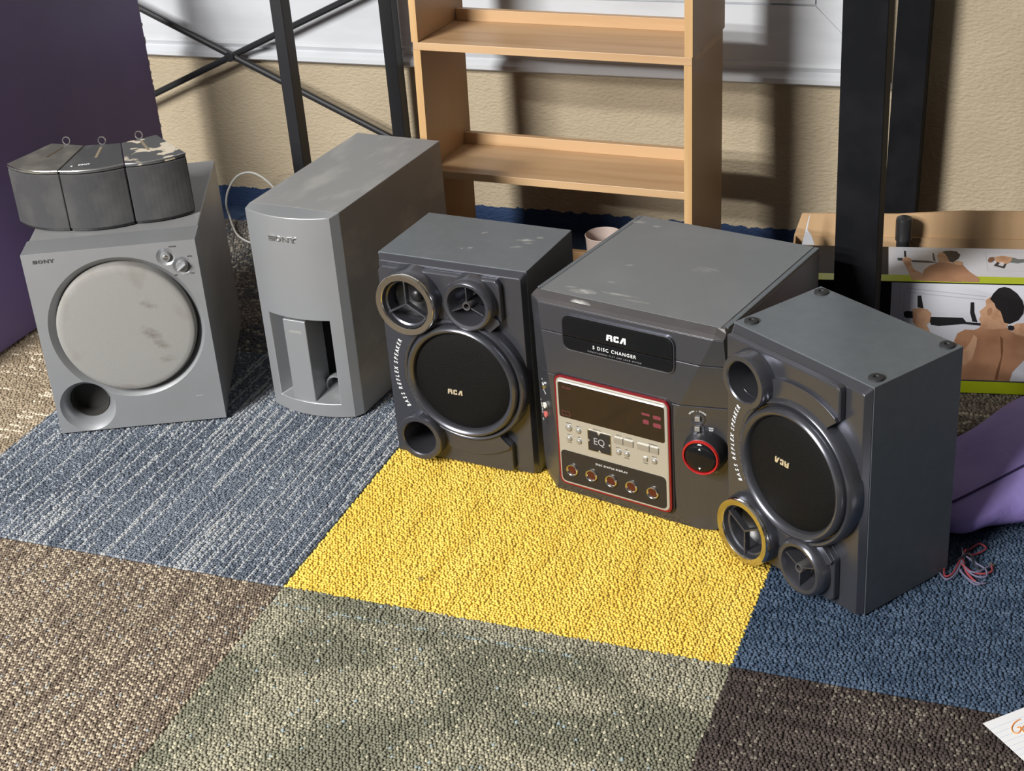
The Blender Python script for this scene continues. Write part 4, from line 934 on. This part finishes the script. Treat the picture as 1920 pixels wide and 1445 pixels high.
TPc = {'hair':[(-0.032,0.1112),(-0.0274,0.1150),(-0.019,0.1160),(-0.0109,0.1140),(-0.0058,0.1010),(-0.0089,0.0879),(-0.0176,0.0729),(-0.0232,0.0768),(-0.0252,0.0912),(-0.0281,0.1029)],
'face':[(-0.0319,0.1120),(-0.0388,0.1055),(-0.0403,0.0927),(-0.0389,0.0718),(-0.0193,0.0687),(-0.0231,0.0788),(-0.0251,0.0954)],
'torso':[(-0.0389,0.0718),(-0.0523,0.0588),(-0.0608,0.0441),(-0.0643,0.0237),(-0.0647,0.003),(-0.0071,0.0011),(-0.0067,0.013),(-0.0055,0.0024),(0.0175,0.0021),(0.019,0.0164),(0.0055,0.0395),(-0.0032,0.0634),(-0.0128,0.069)],
'forearm':[(-0.0933,0.0794),(-0.0874,0.0902),(-0.0792,0.0823),(-0.0801,0.0676),(-0.0755,0.0433),(-0.0643,0.0297),(-0.0647,0.0038),(-0.0791,0.0062),(-0.0869,0.0508)],
'hand2':[(-0.0176,0.0729),(-0.0108,0.0795),(-0.0028,0.0737),(-0.0032,0.0634),(-0.0129,0.0649)],
'grip':[(-0.0999,0.0854),(-0.0924,0.0858),(-0.0925,0.0753),(-0.0999,0.077)],
'bar':[(-0.0792,0.0781),(-0.0536,0.0773),(-0.0405,0.0717),(-0.0537,0.0698),(-0.0784,0.0719)],
'up1':[(-0.0901,0.1134),(-0.0872,0.1136),(-0.0866,0.0903),(-0.0899,0.0901)],
'up2':[(-0.0472,0.107),(-0.0452,0.1071),(-0.0429,0.0758),(-0.0469,0.0797)],
'ihair':[(0.0343,0.0838),(0.0371,0.0923),(0.043,0.0946),(0.044,0.0843),(0.0395,0.0758),(0.0347,0.0756)],
'ibody':[(0.0446,0.0947),(0.0571,0.0995),(0.0714,0.094),(0.0671,0.0772),(0.0585,0.0686),(0.0558,0.0767),(0.046,0.0762)],
'ilegs':[(0.0714,0.094),(0.0791,0.0881),(0.0875,0.0886),(0.104,0.086),(0.104,0.080),(0.0868,0.0783),(0.0766,0.0736),(0.067,0.076)],
'ibar':[(0.0421,0.0637),(0.0477,0.0763),(0.0507,0.0735),(0.0471,0.0652),(0.0548,0.0603),(0.0578,0.0706),(0.0602,0.0699),(0.0564,0.0543)]}
INK = [('up1', 'ink_bar', 'printed_upright'), ('up2', 'ink_bar', 'printed_upright'), ('bar', 'ink_bar', 'printed_bar'), ('grip', 'ink_bar', 'printed_grip'), ('torso', 'ink_skin', 'printed_back'), ('forearm', 'ink_skin_light', 'printed_arm'),
       ('hand2', 'ink_skin_light', 'printed_hand'), ('face', 'ink_skin_light', 'printed_face'), ('spine', 'ink_skin_dark', 'printed_shade'), ('blade', 'ink_skin_light', 'printed_shoulder'), ('hair', 'ink_hair', 'printed_hair'), ('ear', 'ink_skin', 'printed_ear'), ('grip2', 'ink_bar', 'printed_grip'),
       ('ibar', 'ink_bar', 'printed_stand'), ('ilegs', 'ink_shorts', 'printed_legs'), ('ibody', 'ink_skin_light', 'printed_figure'), ('ihair', 'ink_skin_dark', 'printed_head')]
for i, (kk, m, nm) in enumerate(INK):
    e = .00006*(i+1)
    if kk in FR: obj(nm, MB().prism_y(FR[kk], -.0004-e, -.0003), m, pic)
    if kk in TPc: obj(nm, MB().prism_z(TPc[kk], hb+.0015, hb+.0016+e), m, tpic)
ln = MB()
for (a, b, c, d_) in ((-.088, .1765, .030, .1655), (-.085, .1695, .028, .1600)):
    ln.prism_y([(a, b), (a, b-.0012), (c, d_-.0012), (c, d_)], -.00046, -.0003)
ln.box(-.0965, -.0957, -.00046, -.0003, .03, .182); ln.box(-.0895, -.0885, -.00046, -.0003, .03, .172)
obj('printed_door_lines', ln, 'carton_line', pic)
fl = MB(); z = hb+.0016
for a in ((.032, .100, .1135, .1145), (.032, .100, .0455, .0463), (.032, .0328, .0455, .1145), (.1, .1008, .0455, .1145)): fl.box(*a, z-.0001, z+.00006)
fl.box(-.102, -.030, .1105, .1113, z-.0001, z+.00006); fl.box(-.1, .02, .0655, .0659, z-.0001, z+.00006)
obj('printed_frame', fl, 'carton_line', tpic)

GB = thing('pull_up_bar', 'black round-ended bar poking out of the open carton', 'exercise bar', (.786+.007-.017, .738+.117-.016, 0), 9.0)
c9, s9 = math.cos(math.radians(9)), math.sin(math.radians(9)); lx, ly = -.091, .1490
GB.location = (.786+lx*c9-ly*s9, .738+lx*s9+ly*c9, .0045)
obj('bar_tube', MB().lathe((0, 0, 0), [(0, 0), (.0110, 0), (.0110, .185), (.0128, .186), (.0130, .218), (.0120, .2225), (.008, .2245), (0, .225)], 32, (0, 0, 1)), 'black_plastic', GB, smooth=True, ang=40)
GB.scale = (.36, .36, 1); GB.scale = (1, 1, 1)

# ================================================================== PURPLE BAG
def bag():
    n, m = 40, 26; V = []; F = []
    A = Vector((.768, .358)); axd = Vector((.80, .60)).normalized(); nd = Vector((axd.y, -axd.x)); Lg = .48
    r = np.random.default_rng(5)
    for i in range(n+1):
        u = i/n; hgt = .045+.13*math.sin(min(1, u*1.0)*PI/2)
        wid = .076+.03*u; endf = math.sqrt(max(0, 1-((u-.5)/.5)**8)) if u > .5 else math.sqrt(max(0.0, 1-(max(0, .10-u)/.10)**2))
        for j in range(m):
            a = 2*PI*j/m; cx_, cz_ = math.cos(a), math.sin(a)
            k1 = abs(cx_)**.75*(1 if cx_ > 0 else -1); k2 = abs(cz_)**.8*(1 if cz_ > 0 else -1)
            wr = 1+.05*math.sin(9*u+4*a)+.04*math.sin(23*u-3*a)
            rad_w, rad_h = wid*endf*wr, hgt*.5*endf*wr
            q = A+axd*(u*Lg)+nd*(k1*rad_w); zz = hgt*.5+k2*rad_h
            zz = max(zz, 0.0005+.004*abs(cx_))
            V.append((q.x, q.y, zz))
    for i in range(n):
        for j in range(m): F.append((i*m+j, i*m+(j+1) % m, (i+1)*m+(j+1) % m, (i+1)*m+j))
    F += [tuple(range(m-1, -1, -1)), tuple(range(n*m, n*m+m))]
    return V, F, n, m
V, F, n, m = bag()
PB = thing('fabric_bag', 'slumped purple fabric bag on navy carpet behind the upside down speaker', 'bag', (1.0, .55, 0))
V = [(x-1.0, y-.55, z) for x, y, z in V]
bo = obj('bag_body', MB().add(V, F), 'purple_fabric', PB, smooth=True, ang=80)
j = 2
j = 4
seam = [Vector(V[i*m+j])*1.0+Vector((.0006, -.0008, .0010)) for i in range(1, n-1)]
obj('seam', MB().tube(seam, .0016, 6), 'purple_seam', PB, smooth=True)

# ================================================================== CABLES, PAPER
SW = thing('speaker_wire', 'tangle of red and grey speaker wires on navy carpet behind the right speaker', 'wire', (.85, .27, 0))
def wire(pts, m, r=.0013):
    P = catmull([(x-.85, y-.27, z) for x, y, z in pts], 7); return obj('strand', MB().tube(P, r, 6), m, SW, smooth=True)
wire([(.826, .262, .004), (.829, .245, .002), (.838, .252, .003), (.843, .280, .004), (.848, .300, .010)], 'wire_red')
wire([(.822, .250, .002), (.832, .238, .002), (.842, .252, .004), (.846, .285, .006), (.843, .30, .012)], 'wire_grey')
wire([(.845, .298, .008), (.852, .310, .004), (.862, .328, .003), (.872, .320, .002), (.860, .302, .003), (.850, .300, .003)], 'wire_red')
wire([(.846, .285, .006), (.853, .262, .003), (.864, .246, .002), (.868, .243, .002)], 'wire_red', .0016)
wire([(.846, .272, .006), (.860, .262, .003), (.874, .262, .002), (.884, .270, .002), (.883, .282, .002)], 'wire_red')
wire([(.847, .290, .008), (.862, .282, .004), (.876, .272, .003), (.879, .258, .002), (.868, .254, .002), (.852, .262, .003)], 'wire_grey')
wire([(.845, .280, .006), (.855, .262, .004), (.868, .262, .004), (.880, .280, .003)], 'wire_grey')
wire([(.845, .262, .004), (.856, .248, .002), (.866, .237, .002), (.873, .238, .002), (.877, .246, .002)], 'wire_grey')
wire([(.846, .258, .004), (.860, .245, .002), (.874, .240, .002), (.880, .243, .002)], 'wire_grey', .0011)
wire([(.842, .275, .010), (.853, .292, .010), (.863, .275, .003), (.872, .268, .002)], 'wire_black')
obj('bare_end', MB().tube([(.883-.85, .282-.27, .002), (.886-.85, .287-.27, .002)], .0009, 5), 'copper', SW)
obj('bare_end', MB().tube([(.880-.85, .280-.27, .003), (.882-.85, .288-.27, .003)], .0009, 5), 'copper', SW)

CL = thing('cable_loop', 'thin grey cable curling up against the wall between the two silver speakers', 'cable', (-.66, 1.09, 0))
P = catmull([(x+.66, y-1.09, z) for x, y, z in [(-.560, 1.08, .030), (-.590, 1.098, .085), (-.614, 1.10, .112), (-.645, 1.10, .125), (-.678, 1.10, .115), (-.704, 1.10, .084), (-.718, 1.105, .050), (-.724, 1.118, .018), (-.708, 1.100, .005), (-.674, 1.060, .004), (-.636, 1.035, .003), (-.58, 1.02, .002)]], 8)
obj('cord', MB().tube(P, .0022, 8), 'cable_grey', CL, smooth=True)

PA = thing('note_paper', 'white ruled note paper with orange handwriting at the lower right corner', 'paper', (.906, -.027, .0010), 44.5)
obj('sheet', MB().box(0, .20, -.145, 0, 0, .0004), 'paper', PA)
rl = MB()
for i in range(1, 18): rl.box(.0, .20, -.0005-.0080*i-.004, -.0080*i-.004, .0004, .00047)
obj('ruled_lines', rl, 'paper_line', PA)
def ink(pts, r=.0008):
    a = math.radians(44.5); out = []
    for x, y in pts:
        dx, dy = x-.906, y+.027; out.append((dx*math.cos(a)+dy*math.sin(a), -dx*math.sin(a)+dy*math.cos(a), .0006))
    return MB().tube(catmull(out, 6), r, 6)
obj('handwriting', ink([(.9445, -.0095), (.941, -.0135), (.938, -.020), (.9370, -.0275), (.9395, -.0335), (.9440, -.0335), (.9465, -.028), (.9455, -.0225), (.9425, -.0245)]), 'orange_ink', PA)
obj('handwriting', ink([(.9500, -.018), (.9480, -.024), (.9500, -.0295), (.9530, -.026), (.9515, -.020), (.957, -.022), (.962, -.030)]), 'orange_ink', PA)
